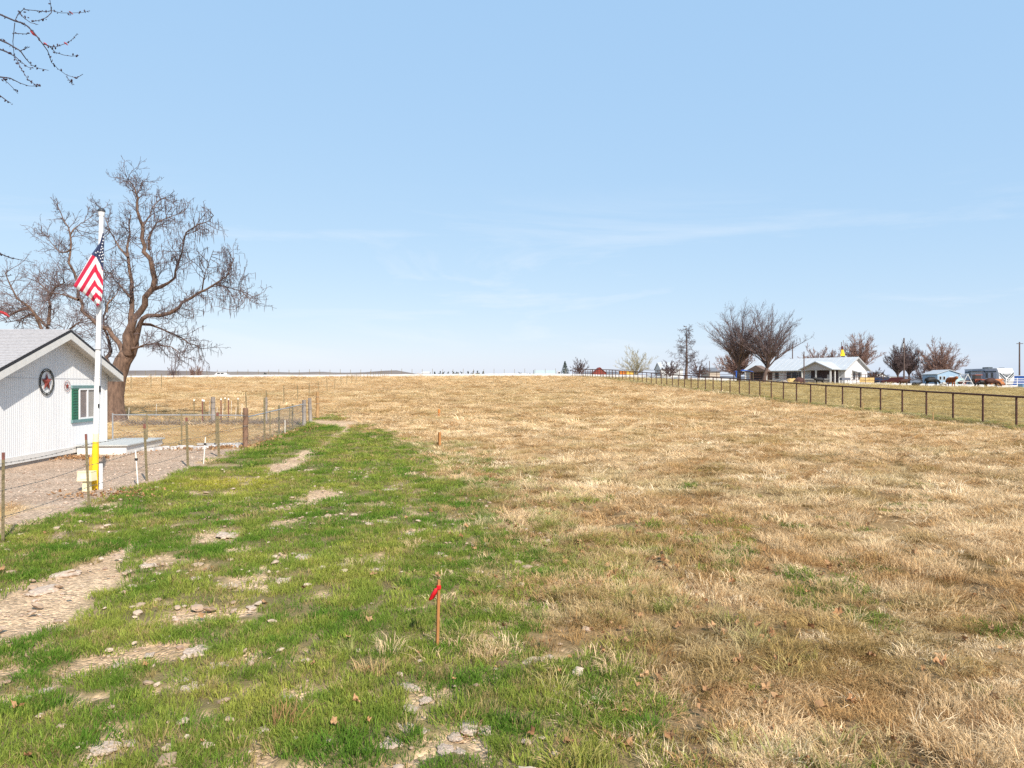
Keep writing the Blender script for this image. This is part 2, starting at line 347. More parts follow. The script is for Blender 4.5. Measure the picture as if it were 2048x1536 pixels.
def proto(name, vfs, mat):
    v, f, sh = vfs; me = bpy.data.meshes.new(name); me.from_pydata(v, [], f); me.materials.append(mat)
    at_ = me.attributes.new('shade', 'FLOAT', 'POINT'); at_.data.foreach_set('value', sh); me.update()
    return bpy.data.objects.new(name, me)
def scatter(name, protos, P, rot, scl, tint, rngn, label, cat):
    n_ = len(P); me = bpy.data.meshes.new(name); me.vertices.add(n_); me.vertices.foreach_set('co', np.asarray(P, np.float32).ravel())
    for nm, tp, dat in (('rot', 'FLOAT_VECTOR', rot), ('scl', 'FLOAT_VECTOR', scl)):
        a = me.attributes.new(nm, tp, 'POINT'); a.data.foreach_set('vector', np.asarray(dat, np.float32).ravel())
    a = me.attributes.new('tint', 'FLOAT_COLOR', 'POINT'); a.data.foreach_set('color', np.concatenate([tint, np.ones((n_, 1))], 1).astype(np.float32).ravel())
    a = me.attributes.new('pick', 'INT', 'POINT'); a.data.foreach_set('value', rngn.integers(0, len(protos), n_).astype(np.int32))
    me.materials.append(protos[0].data.materials[0])
    o = bpy.data.objects.new(name, me); col.objects.link(o)
    cg = bpy.data.collections.new(name + '_kinds')
    for p in protos: cg.objects.link(p)
    ng = bpy.data.node_groups.new(name, 'GeometryNodeTree'); ng.interface.new_socket('Geometry', in_out='INPUT', socket_type='NodeSocketGeometry'); ng.interface.new_socket('Geometry', in_out='OUTPUT', socket_type='NodeSocketGeometry')
    n = ng.nodes; l = ng.links; gi = n.new('NodeGroupInput'); gout = n.new('NodeGroupOutput')
    ip = n.new('GeometryNodeInstanceOnPoints'); ci = n.new('GeometryNodeCollectionInfo'); ci.inputs['Collection'].default_value = cg
    ci.inputs['Separate Children'].default_value = True; ci.inputs['Reset Children'].default_value = True
    def na(nm, tp): q = n.new('GeometryNodeInputNamedAttribute'); q.data_type = tp; q.inputs['Name'].default_value = nm; return q.outputs['Attribute']
    e = n.new('FunctionNodeEulerToRotation'); l.new(na('rot', 'FLOAT_VECTOR'), e.inputs[0])
    l.new(gi.outputs[0], ip.inputs['Points']); l.new(ci.outputs[0], ip.inputs['Instance']); ip.inputs['Pick Instance'].default_value = True
    l.new(na('pick', 'INT'), ip.inputs['Instance Index']); l.new(e.outputs[0], ip.inputs['Rotation']); l.new(na('scl', 'FLOAT_VECTOR'), ip.inputs['Scale'])
    l.new(ip.outputs[0], gout.inputs[0])
    md = o.modifiers.new('scatter', 'NODES'); md.node_group = ng
    return tag(o, label, cat, kind='stuff')
pr = random.Random(11); rn = np.random.default_rng(7)
green_p = [proto('green_tuft', tuft(pr, 72, 0.125, 0.03, 0.075, 0.75, 0.0058), GM) for _ in range(6)]
long_p = [proto('long_tuft', tuft(pr, 44, 0.075, 0.07, 0.16, 0.9, 0.006), GM) for _ in range(4)]
dry_p = [proto('dry_tuft', tuft(pr, 84, 0.135, 0.035, 0.10, 1.15, 0.0058, 0.2), GM) for _ in range(5)] + [proto('dry_mat', tuft(pr, 84, 0.15, 0.05, 0.135, 1.3, 0.0058, 0.4), GM) for _ in range(3)]
HOUSE = [(-13.2, -0.1014, 20.8, 28.2)]
def pts_band(y0, y1, dens, u=0.80, pad=0.6):
    # uniform points in a view-shaped trapezoid (in plan)
    A = (y1 ** 2 - y0 ** 2) * u + 2 * pad * (y1 - y0); n_ = int(A * dens)
    Y = np.sqrt(rn.uniform(y0 ** 2, y1 ** 2, n_)); X = rn.uniform(-1, 1, n_) * (u * Y + pad); return X, Y
def tint_green(X, Y):
    t1 = np.clip((fbm(X * 0.5, Y * 0.5, 91, 4) - 0.38) * 2.6, 0, 1); r = rn.uniform(0, 1, len(X))
    c = lerp((0.115, 0.215, 0.03), (0.42, 0.41, 0.09), np.clip(t1 * 0.55 + (fbm(X * 3, Y * 2.6, 57, 3) - 0.5) * 1.2 + r * 0.3, 0, 1))
    yl = np.exp(-(((X + 7.4) / 1.5) ** 2 + ((Y - 18.5) / 1.6) ** 2)) ; c = lerp(c, (0.52, 0.44, 0.08), np.clip(yl, 0, 1) * 0.75)
    c = lerp(c, (0.40, 0.29, 0.14), (r > 0.87) * 0.8)
    return c * rn.uniform(0.85, 1.15, (len(X), 1))
def tint_dry(X, Y, past):
    t1 = np.clip((fbm(X * 0.35, Y * 0.45, 51, 4) - 0.36) * 2.4, 0, 1); r = rn.uniform(0, 1, len(X))
    c = lerp((0.52, 0.33, 0.15), (0.97, 0.77, 0.50), np.clip(t1 * 0.6 + (fbm(X * 2.3, Y * 2.0, 53, 3) - 0.5) * 1.5 + r * 0.35, 0, 1))
    ol = sstep(0.55, 0.68, fbm(X * 0.5, Y * 0.6, 71, 3)) * (1 - sstep(40, 90, Y)) * 0.4; c = lerp(c, (0.34, 0.27, 0.09), ol)
    c = lerp(c, (0.40, 0.22, 0.10), (r < 0.08) * 0.7)
    c = lerp(c, (0.50, 0.39, 0.17), past * 0.75)
    return c * rn.uniform(0.85, 1.15, (len(X), 1))
gP = []; dP = []; lP = []
def inhouse(X, Y): return (X < -13.0 - 0.1014 * Y) & (Y > 20.5) & (Y < 29)
for (y0, y1, dens, s, zs) in [(3.6, 8, 105, 1.05, 1.0), (8, 13, 60, 1.3, 1.05), (13, 22, 27, 1.8, 1.1), (22, 38, 11, 2.7, 1.1), (38, 62, 4.2, 4.2, 1.1), (62, 110, 1.4, 6.5, 1.0), (110, 185, 0.45, 9, 0.8)]:
    X, Y = pts_band(y0, y1, dens); gl, yard, gravel, past = zones(X, Y); ba = bare(X, Y); r = rn.uniform(0, 1, len(X))
    ok = (r > gravel * 1.15) & (rn.uniform(0, 1, len(X)) > ba * 1.05) & ~inhouse(X, Y)
    ok &= bank_side(X, Y) > 7
    ok &= ~((yard > 0.5) & (rn.uniform(0, 1, len(X)) > 0.45) & (Y < 50))
    hol = sstep(0.39, 0.53, fbm(X * 2.4, Y * 1.9, 95, 3)); ok &= ~((gl < 0.5) & (rn.uniform(0, 1, len(X)) > 0.16 + 0.84 * hol) & (Y < 45))
    ok &= ~((gl >= 0.5) & (rn.uniform(0, 1, len(X)) > 0.45 + 0.55 * sstep(0.34, 0.55, fbm(X * 2.6, Y * 2.1, 97, 3))) & (Y < 25))
    ok &= rn.uniform(0, 1, len(X)) > ruts(X, Y) * 0.85
    isg = rn.uniform(0, 1, len(X)) < gl
    for sel, lst, dry in ((ok & isg, gP, 0), (ok & ~isg, dP, 1)):
        x, y = X[sel], Y[sel]; k = len(x); sv = rn.uniform(0.7, 1.3, k) * s
        yd = yard[sel]; hz = np.where(yd > 0.5, 0.45, 1.0) * np.where(past[sel] > 0.5, 0.6, 1.0) * (rn.uniform(0.65, 1.25, k) * zs)
        if dry: hz *= 0.8 + 1.1 * sstep(0.45, 0.7, fbm(x * 0.8, y * 0.8, 87, 3))
        tn = tint_dry(x, y, np.maximum(past[sel], 0)) if dry else tint_green(x, y)
        lst.append((np.stack([x, y, gz(x, y) - 0.03 * ba[sel]], 1), np.stack([rn.normal(0, 0.12, k), rn.normal(0, 0.12, k), rn.uniform(0, 6.283, k)], 1), np.stack([sv, sv, hz], 1), tn))
# taller clumps where lawn and field meet and along the fences
X, Y = pts_band(4.0, 30, 30); e = X - lawn_edge(Y); q = np.exp(-((e - 0.9) / 1.6) ** 2) + 0.12 * (e > 0); sel = (rn.uniform(0, 1, len(X)) < q * sstep(0.42, 0.62, fbm(X * 1.1, Y * 0.9, 29, 3))) & (bare(X, Y) < 0.3) & (X > fence_x(Y) + 0.3)
x, y = X[sel], Y[sel]; k = len(x); s = rn.uniform(0.8, 1.5, k)
lP.append((np.stack([x, y, gz(x, y)], 1), np.stack([rn.normal(0, .15, k), rn.normal(0, .15, k), rn.uniform(0, 6.28, k)], 1), np.stack([s, s, s * rn.uniform(0.6, 1.0, k)], 1),
           lerp(tint_green(x, y), tint_dry(x, y, np.zeros(k)), np.clip(rn.uniform(0, 1, k) * 0.7 + sstep(0.5, 3, x - lawn_edge(y)) * 0.55, 0, 1))))
Y = rn.uniform(33, 135, 2600); X = 30.2 - 0.1014 * Y + rn.normal(0, 0.45, 2600); k = 2600; s = rn.uniform(1.5, 3.2, k)
lP.append((np.stack([X, Y, gz(X, Y)], 1), np.stack([X * 0, X * 0, rn.uniform(0, 6.28, k)], 1), np.stack([s, s, s * 0.55], 1), lerp(tint_green(X, Y), tint_dry(X, Y, X * 0), rn.uniform(0, 1, k))))
# big bleached mats and dark tussocks that break up the field
for (dens, ya, yb, cA, cB, s0, s1, zz) in [(9.0, 4, 16, (0.76, 0.57, 0.34), (0.95, 0.78, 0.54), 0.8, 1.35, 0.8), (2.2, 16, 45, (0.80, 0.60, 0.36), (0.98, 0.82, 0.58), 2.0, 3.4, 1.1), (0.35, 45, 130, (0.72, 0.52, 0.28), (0.92, 0.74, 0.48), 3.5, 6.5, 1.0), (8.0, 4, 16, (0.17, 0.125, 0.045), (0.34, 0.22, 0.09), 0.8, 1.3, 1.0), (3.2, 16, 45, (0.17, 0.125, 0.045), (0.32, 0.21, 0.085), 1.0, 2.2, 1.0), (0.7, 45, 130, (0.24, 0.18, 0.07), (0.36, 0.24, 0.10), 2.0, 4.5, 0.8)]:
    X, Y = pts_band(ya, yb, dens); gl, yard, gravel, past = zones(X, Y); sel = (gl < 0.4) & (yard < 0.3) & (past < 0.5) & (rn.uniform(0, 1, len(X)) < sstep(0.38, 0.62, fbm(X * 0.6 + dens * 9, Y * 0.6, 35, 3)) * 1.2) & (bank_side(X, Y) > 8)
    x, y = X[sel], Y[sel]; k = len(x); s = rn.uniform(s0, s1, k); dP.append((np.stack([x, y, gz(x, y)], 1), np.stack([rn.normal(0, .15, k), rn.normal(0, .15, k), rn.uniform(0, 6.28, k)], 1), np.stack([s, s * rn.uniform(.6, 1.1, k), rn.uniform(.7, 1.4, k) * zz], 1), lerp(cA, cB, rn.uniform(0, 1, k))))
def cat(Ls, j): return np.concatenate([q[j] for q in Ls])
scatter('green_grass', green_p, *[cat(gP, j) for j in range(4)], rn, 'short green lawn grass on the strip beside the wire fence', 'grass')
scatter('dry_grass', dry_p, *[cat(dP, j) for j in range(4)], rn, 'dormant straw coloured grass covering the wide field', 'grass')
scatter('tall_grass_clumps', long_p, *[cat(lP, j) for j in range(4)], rn, 'taller tufts of mixed green and straw grass between lawn and field', 'grass')
# leaf litter
def leafmesh(rng, sz):
    v = [(0, 0, 0)]; n_ = 11; f = []
    for i in range(n_):
        a = 2 * math.pi * i / n_; r = sz * ((0.95 if i % 2 == 0 else 0.66) + rng.uniform(-0.22, 0.15)) * (1.25 if i == 0 else 1)
        v.append((r * math.cos(a), r * math.sin(a), sz * rng.uniform(-0.25, 0.85)))
    for i in range(n_): f.append((0, 1 + i, 1 + (i + 1) % n_))
    return v, f, [rng.uniform(0.8, 1.15) for _ in v]
leaf_p = [proto('leaf', leafmesh(pr, 0.055), LM) for _ in range(6)]
X, Y = pts_band(4.0, 22, 16); e = X - lawn_edge(Y)
q = 0.02 + 0.9 * ruts(X, Y) + 0.25 * (e > 0.3) * (1 - sstep(0.39, 0.5, fbm(X * 2.4, Y * 1.9, 95, 3))) * (1 - sstep(9, 18, Y)) + 0.55 * np.exp(-((e - 1.3) / 1.5) ** 2) * sstep(0.48, 0.62, fbm(X * 0.9, Y * 0.8, 19, 3)) + 0.5 * (e > 2) * sstep(0.56, 0.7, fbm(X * 0.8, Y * 0.8, 20, 3)) * (1 - sstep(8, 14, Y))
sel = (rn.uniform(0, 1, len(X)) < q) & (X > fence_x(Y)); LX, LY = [X[sel]], [Y[sel]]
def pile(x, y, n_, sx_, sy_):
    c = gp(x, y); LX.append(rn.normal(c.x, sx_, n_)); LY.append(rn.normal(c.y, sy_, n_))
pile(150, 917, 220, 0.55, 0.35); pile(220, 992, 110, 0.7, 0.35); pile(265, 910, 25, 0.3, 0.3)
for a in np.linspace(0, 1, 12): pile(380 + a * 110, 900 - a * 8, 45, 0.6, 0.25)
for a in np.linspace(0, 1, 12): pile(505 + a * 105, 887 - a * 30, 30, 0.35, 0.5)
X = np.concatenate(LX); Y = np.concatenate(LY); k = len(X); s = rn.uniform(0.45, 1.0, k)
c = lerp((0.24, 0.115, 0.055), (0.52, 0.32, 0.17), rn.uniform(0, 1, k))
scatter('leaf_litter', leaf_p, np.stack([X, Y, gz(X, Y) + rn.uniform(0.02, 0.07, k)], 1), np.stack([rn.normal(0, .5, k), rn.normal(0, .5, k), rn.uniform(0, 6.28, k)], 1), np.stack([s, s, s], 1), c, rn, 'scattered brown fallen leaves lying among the grass', 'leaves')
# pebbles and crumbs of dry mud on the bare soil, gravel in the yard
def pebmesh(rng, sub_=1):
    bm = bmesh.new(); bmesh.ops.create_icosphere(bm, subdivisions=sub_, radius=1.0)
    for v in bm.verts: v.co *= rng.uniform(0.75, 1.2); v.co.z *= 0.55
    v = [tuple(x.co) for x in bm.verts]; f = [tuple(q.index for q in p.verts) for p in bm.faces]; bm.free(); return v, f, [1.0] * len(v)
peb_p = [proto('pebble', pebmesh(pr), PM) for _ in range(5)]
X, Y = pts_band(4.0, 29, 75); _, yard, gravel, _ = zones(X, Y); ba = bare(X, Y)
p_ = np.maximum(ba * 0.8 * (1 - yard), gravel * 0.55) + 0.03 * (1 - yard) * (X < lawn_edge(Y) + 1); sel = (rn.uniform(0, 1, len(X)) < p_ * np.clip(20 / Y, 0.3, 1)) & ~inhouse(X, Y)
X, Y = X[sel], Y[sel]; k = len(X); ba = ba[sel]; s = np.exp(rn.normal(math.log(0.011), 0.5, k)) * (1 + (Y > 14) * 0.25); s = np.clip(s, 0.005, 0.05)
c = lerp((0.30, 0.205, 0.15), (0.60, 0.47, 0.38), rn.uniform(0, 1, k))
scatter('pebbles', peb_p, np.stack([X, Y, gz(X, Y) - 0.035 * ba + s * 0.3], 1), np.stack([X * 0, X * 0, rn.uniform(0, 6.28, k)], 1), np.stack([s, s, s], 1), c, rn, 'small pale pebbles and mud crumbs on bare soil and gravel', 'pebbles')

X, Y = pts_band(4.0, 22, 9); sel = (X < lawn_edge(Y) + 0.8) & (X > fence_x(Y) + 0.3) & (rn.uniform(0, 1, len(X)) < 0.25 + 0.9 * sstep(0.5, 0.66, fbm(X * 0.8, Y * 0.6, 99, 3))); X, Y = X[sel], Y[sel]; k = len(X); s = np.clip(np.exp(rn.normal(math.log(0.028), 0.45, k)), 0.013, 0.07)
scatter('mud_crumbs', [proto('crumb', pebmesh(pr, 2), PM) for _ in range(6)], np.stack([X, Y, gz(X, Y) + 0.015], 1), np.stack([rn.normal(0, .2, k), rn.normal(0, .2, k), rn.uniform(0, 6.28, k)], 1), np.stack([s, s * 1.2, np.clip(s, 0, .05) * 0.9], 1), lerp((0.32, 0.225, 0.155), (0.56, 0.44, 0.34), rn.uniform(0, 1, k)), rn, 'crumbs of pale dried mud strewn through the green lawn strip', 'mud crumbs')
# the larger pale clods of dried mud, one by one
CL = [(26,1142,22),(132,1142,40),(88,1172,55),(296,1126,35),(393,1151,34),(574,1134,16),(441,1119,12),(457,1167,35),(571,1156,40),(504,1210,24),(390,1203,16),(337,1270,28),(372,1252,28),(401,1296,58),(498,1324,18),
 (437,1326,40),(299,1305,22),(234,1326,20),(176,1346,25),(91,1377,28),(47,1372,26),(59,1393,24),(23,1285,26),(91,1298,18),(372,1355,26),(390,1370,50),(457,1452,20),(525,1452,25),(483,1469,14),(261,1480,28),(211,1490,50),(202,1524,16),
 (554,1299,20),(510,1402,18),(571,1393,30),(612,1112,34),(688,1126,32),(754,1131,48),(881,1104,24),(975,1216,42),(714,1219,12),(1069,1314,45),(1101,1309,20),(820,1367,38),(852,1396,24),(694,1405,24),(823,1411,30),(796,1446,30),
 (817,1449,40),(852,1457,30),(783,1478,50),(940,1444,50),(968,1450,44),(911,1466,30),(890,1494,36),(919,1497,28),(1116,1377,48),(997,1490,16),(616,938,18),(780,975,36),(684,1005,18),(551,1054,22),(453,1037,18),(486,1040,16),(766,1039,30),
 (889,1011,24),(821,1064,26),(850,1078,18),(872,1049,18),(882,1104,22),(612,1110,40),(493,994,16),(455,1062,50),(913,931,26),(1438,1062,22),(1700,1380,16)]
cr = random.Random(5); clod_mesh = []
CM = [M('dry_mud', (0.34, 0.245, 0.18), 0.95, 0.15, 5, 0.9, c2=(0.66, 0.53, 0.42)), M('brown_clod', (0.20, 0.125, 0.08), 0.95, 0.2, 12, 0.9)]
for i in range(7):
    bm = bmesh.new(); bmesh.ops.create_icosphere(bm, subdivisions=3, radius=1.0); sd_ = i * 7
    for v in bm.verts:
        n0 = float(fbm(v.co.x * 1.3 + 9, v.co.y * 1.3 + v.co.z + 5, sd_, 3)); n1 = float(fbm(v.co.x * 4 + 9, v.co.y * 4 + v.co.z * 3, sd_ + 1, 2))
        v.co.x *= 0.45 + 0.95 * n0; v.co.y *= 0.45 + 0.95 * n0; v.co.z = v.co.z * (0.13 + 0.2 * n0) + (n1 - 0.5) * 0.22
    me = bpy.data.meshes.new('dried_clod'); bm.to_mesh(me); bm.free(); me.materials.append(CM[0]); clod_mesh.append(me)
for (x, y, wpx) in CL + [(1003, 1326, 23)]:
    p = gp(x, y + wpx * 0.12); o = bpy.data.objects.new('dried_clod', clod_mesh[cr.randrange(7)]); col.objects.link(o); s = wpx * p.y / F * 0.5
    if (x, y) == (1003, 1326):
        o.data = o.data.copy(); o.data.materials[0] = CM[1]; o.name = 'brown_clod'; o.scale = (s, s, s * 1.6); o.location = p + Vector((0, 0, s * 0.15)); tag(o, 'dark brown round clod in the grass beyond the foreground patches', 'clod'); continue
    o.scale = (s, s * 1.35, min(s, 0.12) * 1.1); o.rotation_euler = (cr.uniform(-.1, .1), cr.uniform(-.1, .1), cr.uniform(-0.6, 0.6)); o.location = p + Vector((0, 0, -0.012))
    big = 'large flat' if wpx >= 40 else ('small' if wpx < 20 else 'middling'); wh = 'where the dirt path crosses' if (bare(np.array([p.x]), np.array([p.y]))[0] > .3 and p.x < -3) else ('on a bare patch of' if bare(np.array([p.x]), np.array([p.y]))[0] > .3 else ('among the thick grass of' if p.y > 9 else 'in the patchy grass of'))
    tag(o, f'{big} pale crusty clod of dried mud {wh} the lawn strip' if x < 1300 else 'pale dried clod alone in the straw coloured field', 'clod', 'dried clods on the lawn' if x < 1300 else 'clods in the field')
# the largest fallen leaves, one by one
LV = [(712,1410,26),(290,1337,16),(35,1422,34),(405,1493,14),(425,1138,12),(1465,1168,22),(1678,1232,28),(1615,1188,16),(1905,1152,24),(1830,1110,26),(1480,1330,34),(1555,1330,26),(1740,1318,28),(1880,1332,34),(1700,1410,30),(1530,1415,18),
 (1545,1470,26),(1985,1405,30),(1790,1490,34),(1605,1532,40),(1250,1430,20),(1085,1290,18),(1100,1288,16),(1200,1170,16),(1160,1105,18),(1620,1440,14),(908,1366,12),(838,1312,10),(737,1448,14),(1120,1350,16)]
lm = M('fallen_leaf', (0.30, 0.14, 0.06), 0.8, 0.2, 3, c2=(0.52, 0.30, 0.15)); lmesh = []
for i in range(5):
    v, f, _ = leafmesh(cr, 1.0); me = bpy.data.meshes.new('fallen_leaf'); me.from_pydata(v, [], f); me.materials.append(lm); lmesh.append(me)
for (x, y, wpx) in LV:
    p = gp(x, y + 4); o = bpy.data.objects.new('fallen_leaf', lmesh[cr.randrange(5)]); col.objects.link(o); s = wpx * p.y / F * 0.42; o.scale = (s, s * 0.8, s * 1.3)
    o.location = p + Vector((0, 0, 0.05)); o.rotation_euler = (cr.uniform(-.1, .9), cr.uniform(-.5, .5), cr.uniform(0, 6))
    fld = x > 1130
    tag(o, 'large curled brown leaf fallen among the straw grass' if fld else 'single orange brown leaf fallen on the green lawn', 'leaf', 'large leaves in the field' if fld else 'leaves on the lawn')
# ---------------------------------------------------------------- left: manufactured home
HD = Vector((-0.1009, 0.9949, 0)); HN = Vector((0.9949, 0.1009, 0))          # along the gable wall (away from camera), outward normal
HB = math.atan2(HD.y, HD.x)
def hw(Y, out, z): X = -13.2 - 0.1014 * Y; return Vector((X, Y, z)) + HN * out
home = empty('manufactured_home', hw(24.5, 0, 0), 0, 'white sided home with star ornaments on its gable, beside the flagpole', 'house')
HL = home.location.copy()
def hl(s, o, z): p = HD * s + HN * o; return Vector((p.x, p.y, z))   # local coordinates: along wall, outward, up
W2 = 3.62; EZ = 3.02; PK = 4.32
white_sid = M('white_siding', (0.68, 0.68, 0.70), 0.6, 0.05, 2, c2=(0.78, 0.78, 0.78), stretch=(1, 1, 0.2))
trim = M('white_trim', (0.68, 0.66, 0.63), 0.6, 0.05, 4); dark = M('dark_edge', (0.03, 0.03, 0.035), 0.6); concrete = M('concrete', (0.40, 0.36, 0.32), 0.9, 0.15, 4, 0.4)
def roofz(s): return PK - (PK - EZ) * abs(s) / W2
wb = MB(); gw = W2 * 2 / 70; cols_ = []
for k in range(70):                                       # grooved boards: each board proud of its groove, one unbroken skin
    a = -W2 + k * gw; cols_ += [(a, 0.0), (a + gw * 0.8, 0.0), (a + gw * 0.83, -0.012), (a + gw * 0.97, -0.012)]
cols_ += [(W2, 0.0)]
for (a, o) in cols_: wb.v += [tuple(hl(a, o, 0.15)), tuple(hl(a, o, roofz(a)))]
for k in range(len(cols_) - 1): wb.f.append((2 * k, 2 * k + 2, 2 * k + 3, 2 * k + 1)); wb.m.append(0)
wb.prism([hl(-W2, -0.06, 0.15), hl(W2, -0.06, 0.15), hl(W2, -0.06, EZ), hl(0, -0.06, PK), hl(-W2, -0.06, EZ)], (0, 0, 0), -HN * 12)
wb.build('wall', white_sid, home)
mb = MB(); mb.prism([hl(-W2 + 0.05, -0.04, -0.4), hl(W2 - 0.05, -0.04, -0.4), hl(W2 - 0.05, -0.04, 0.15), hl(-W2 + 0.05, -0.04, 0.15)], (0, 0, 0), -HN * 11.8); mb.build('foundation', concrete, home)
mb = MB(); mb.prism([hl(-W2 - 0.01, 0.02, 0.12), hl(W2 + 0.01, 0.02, 0.12), hl(W2 + 0.01, 0.02, 0.34), hl(-W2 - 0.01, 0.02, 0.34)], (0, 0, 0), -HN * 0.018); mb.build('skirting_board', trim, home)
mb = MB(); mb.prism([hl(-W2, 0.006, 2.78), hl(W2, 0.006, 2.78), hl(W2, 0.006, 2.80), hl(-W2, 0.006, 2.80)], (0, 0, 0), -HN * 0.006); mb.build('seam_strip', M('seam', (0.55, 0.55, 0.57), 0.6), home)
mb = MB(); mb.box((0, 0, 0), (0.06, 0.06, 2.8)); c = mb.build('corner_board', trim, home, loc=hl(W2 - 0.04, 0.01, 1.55), rz=HB)
OV = 0.45; EO = 0.42; drop = (PK - EZ) / W2
shingle = M('pale_shingles', (0.30, 0.285, 0.29), 0.95, 0.15, 14, 0.3, c2=(0.46, 0.44, 0.44), stretch=(1, 1, 1))
for sgn in (-1, 1):
    mb = MB(); e = W2 + EO; zt = 0.16
    mb.prism([hl(0, OV, PK + zt - 0.09), hl(sgn * e, OV, PK - drop * e + zt - 0.09), hl(sgn * e, OV, PK - drop * e + zt - 0.01), hl(0, OV, PK + zt - 0.01)], (0, 0, 0), -HN * 12.4); rf = mb.build('roof_slope', dark, home)
    nco = 26
    sm = MB()
    for k in range(nco):                                  # shingle courses, each lapping the one below
        a = e * k / nco; b = e * (k + 1.25) / nco; b = min(b, e + 0.02); a2 = a
        za = PK + zt - drop * a + 0.000; zb = PK + zt - drop * b + 0.012
        sm.prism([hl(sgn * a, OV - 0.01, za), hl(sgn * b, OV - 0.01, zb), hl(sgn * b, OV - 0.01, zb + 0.010), hl(sgn * a, OV - 0.01, za + 0.003)], (0, 0, 0), -HN * 12.38)
    o = sm.build('shingle_courses', shingle, rf)
    mb = MB(); mb.prism([hl(0, OV, PK + zt - 0.33), hl(sgn * (e + 0.0), OV, PK - drop * e + zt - 0.33), hl(sgn * e, OV, PK - drop * e + zt - 0.1), hl(0, OV, PK + zt - 0.1)], (0, 0, 0), -HN * 0.05); mb.build('fascia_board', trim, home)
    mb = MB(); mb.prism([hl(0, OV - 0.055, PK - 0.03), hl(sgn * e, OV - 0.055, PK - drop * e - 0.03), hl(sgn * e, OV - 0.055, PK - drop * e + 0.0), hl(0, OV - 0.055, PK)], (0, 0, 0), -HN * (OV - 0.06)); mb.build('soffit', M('soffit', (0.66, 0.62, 0.56), 0.7, 0.08), home)
    mb = MB(); mb.prism([hl(sgn * e, OV, PK - drop * e + zt - 0.33), hl(sgn * (e + 0.03), OV, PK - drop * e + zt - 0.33), hl(sgn * (e + 0.03), OV, PK - drop * e + zt - 0.1), hl(sgn * e, OV, PK - drop * e + zt - 0.1)], (0, 0, 0), -HN * 12.4); mb.build('eave_board', trim, home)
mb = MB(); mb.prism([hl(-0.36, 0.02, 3.92), hl(-0.24, 0.02, 3.92), hl(-0.24, 0.02, 4.10), hl(-0.36, 0.02, 4.10)], (0, 0, 0), HN * 0.05); mb.build('gable_vent', M('vent_brown', (0.16, 0.08, 0.06)), home)
# window
green = M('shutter_green', (0.035, 0.16, 0.10), 0.5, 0.1, 8); gtrim = M('window_trim', (0.16, 0.27, 0.27), 0.5, 0.08); glass = M('window_glass', (0.20, 0.18, 0.19), 0.12, 0.1, 2, spec=0.6); blind = M('window_blind', (0.36, 0.33, 0.30), 0.8, 0.1, 4); wfr = M('vinyl_white', (0.82, 0.82, 0.82), 0.4, 0.03)
ws0, ws1, wz0, wz1 = 0.93, 2.68, 1.22, 2.53
win = bpy.data.objects.new('window', None); col.objects.link(win); win.parent = home
def wq(name, a, b, z0, z1, o0, o1, mat, par=win): q = MB(); q.prism([hl(a, o0, z0), hl(b, o0, z0), hl(b, o0, z1), hl(a, o0, z1)], (0, 0, 0), HN * (o1 - o0)); return q.build(name, mat, par)
wq('head_casing', ws0 - 0.03, ws1 + 0.1, wz1 - 0.09, wz1 + 0.02, 0.002, 0.05, gtrim); wq('sill', ws0 - 0.03, ws1 + 0.1, wz0 - 0.02, wz0 + 0.09, 0.002, 0.06, gtrim)
fa, fb = ws0 + 0.48, ws1
for (a, b, z0, z1) in ((fa, fa + 0.07, wz0 + 0.09, wz1 - 0.09), (fb - 0.07, fb, wz0 + 0.09, wz1 - 0.09), (fa + 0.07, fb - 0.07, wz0 + 0.09, wz0 + 0.15), (fa + 0.07, fb - 0.07, wz1 - 0.15, wz1 - 0.09), ((fa + fb) / 2 - 0.03, (fa + fb) / 2 + 0.03, wz0 + 0.15, wz1 - 0.15)):
    wq('frame_bar', a, b, z0, z1, 0.002, 0.045, wfr)
wq('pane', fa + 0.07, (fa + fb) / 2 - 0.03, wz0 + 0.15, wz1 - 0.15, 0.002, 0.012, glass); wq('pane', (fa + fb) / 2 + 0.03, fb - 0.07, wz0 + 0.15, wz1 - 0.15, 0.002, 0.012, blind)
sh = wq('shutter', ws0, ws0 + 0.45, wz0 + 0.09, wz1 - 0.09, 0.002, 0.03, green, home)
for k in range(11):
    z = wz0 + 0.14 + k * 0.1
    q = MB(); q.prism([hl(ws0 + 0.06, 0.03, z), hl(ws0 + 0.39, 0.03, z), hl(ws0 + 0.39, 0.045, z + 0.02), hl(ws0 + 0.06, 0.045, z + 0.02)], (0, 0, 0), (0, 0, 0.05)); q.build('slat', green, sh)
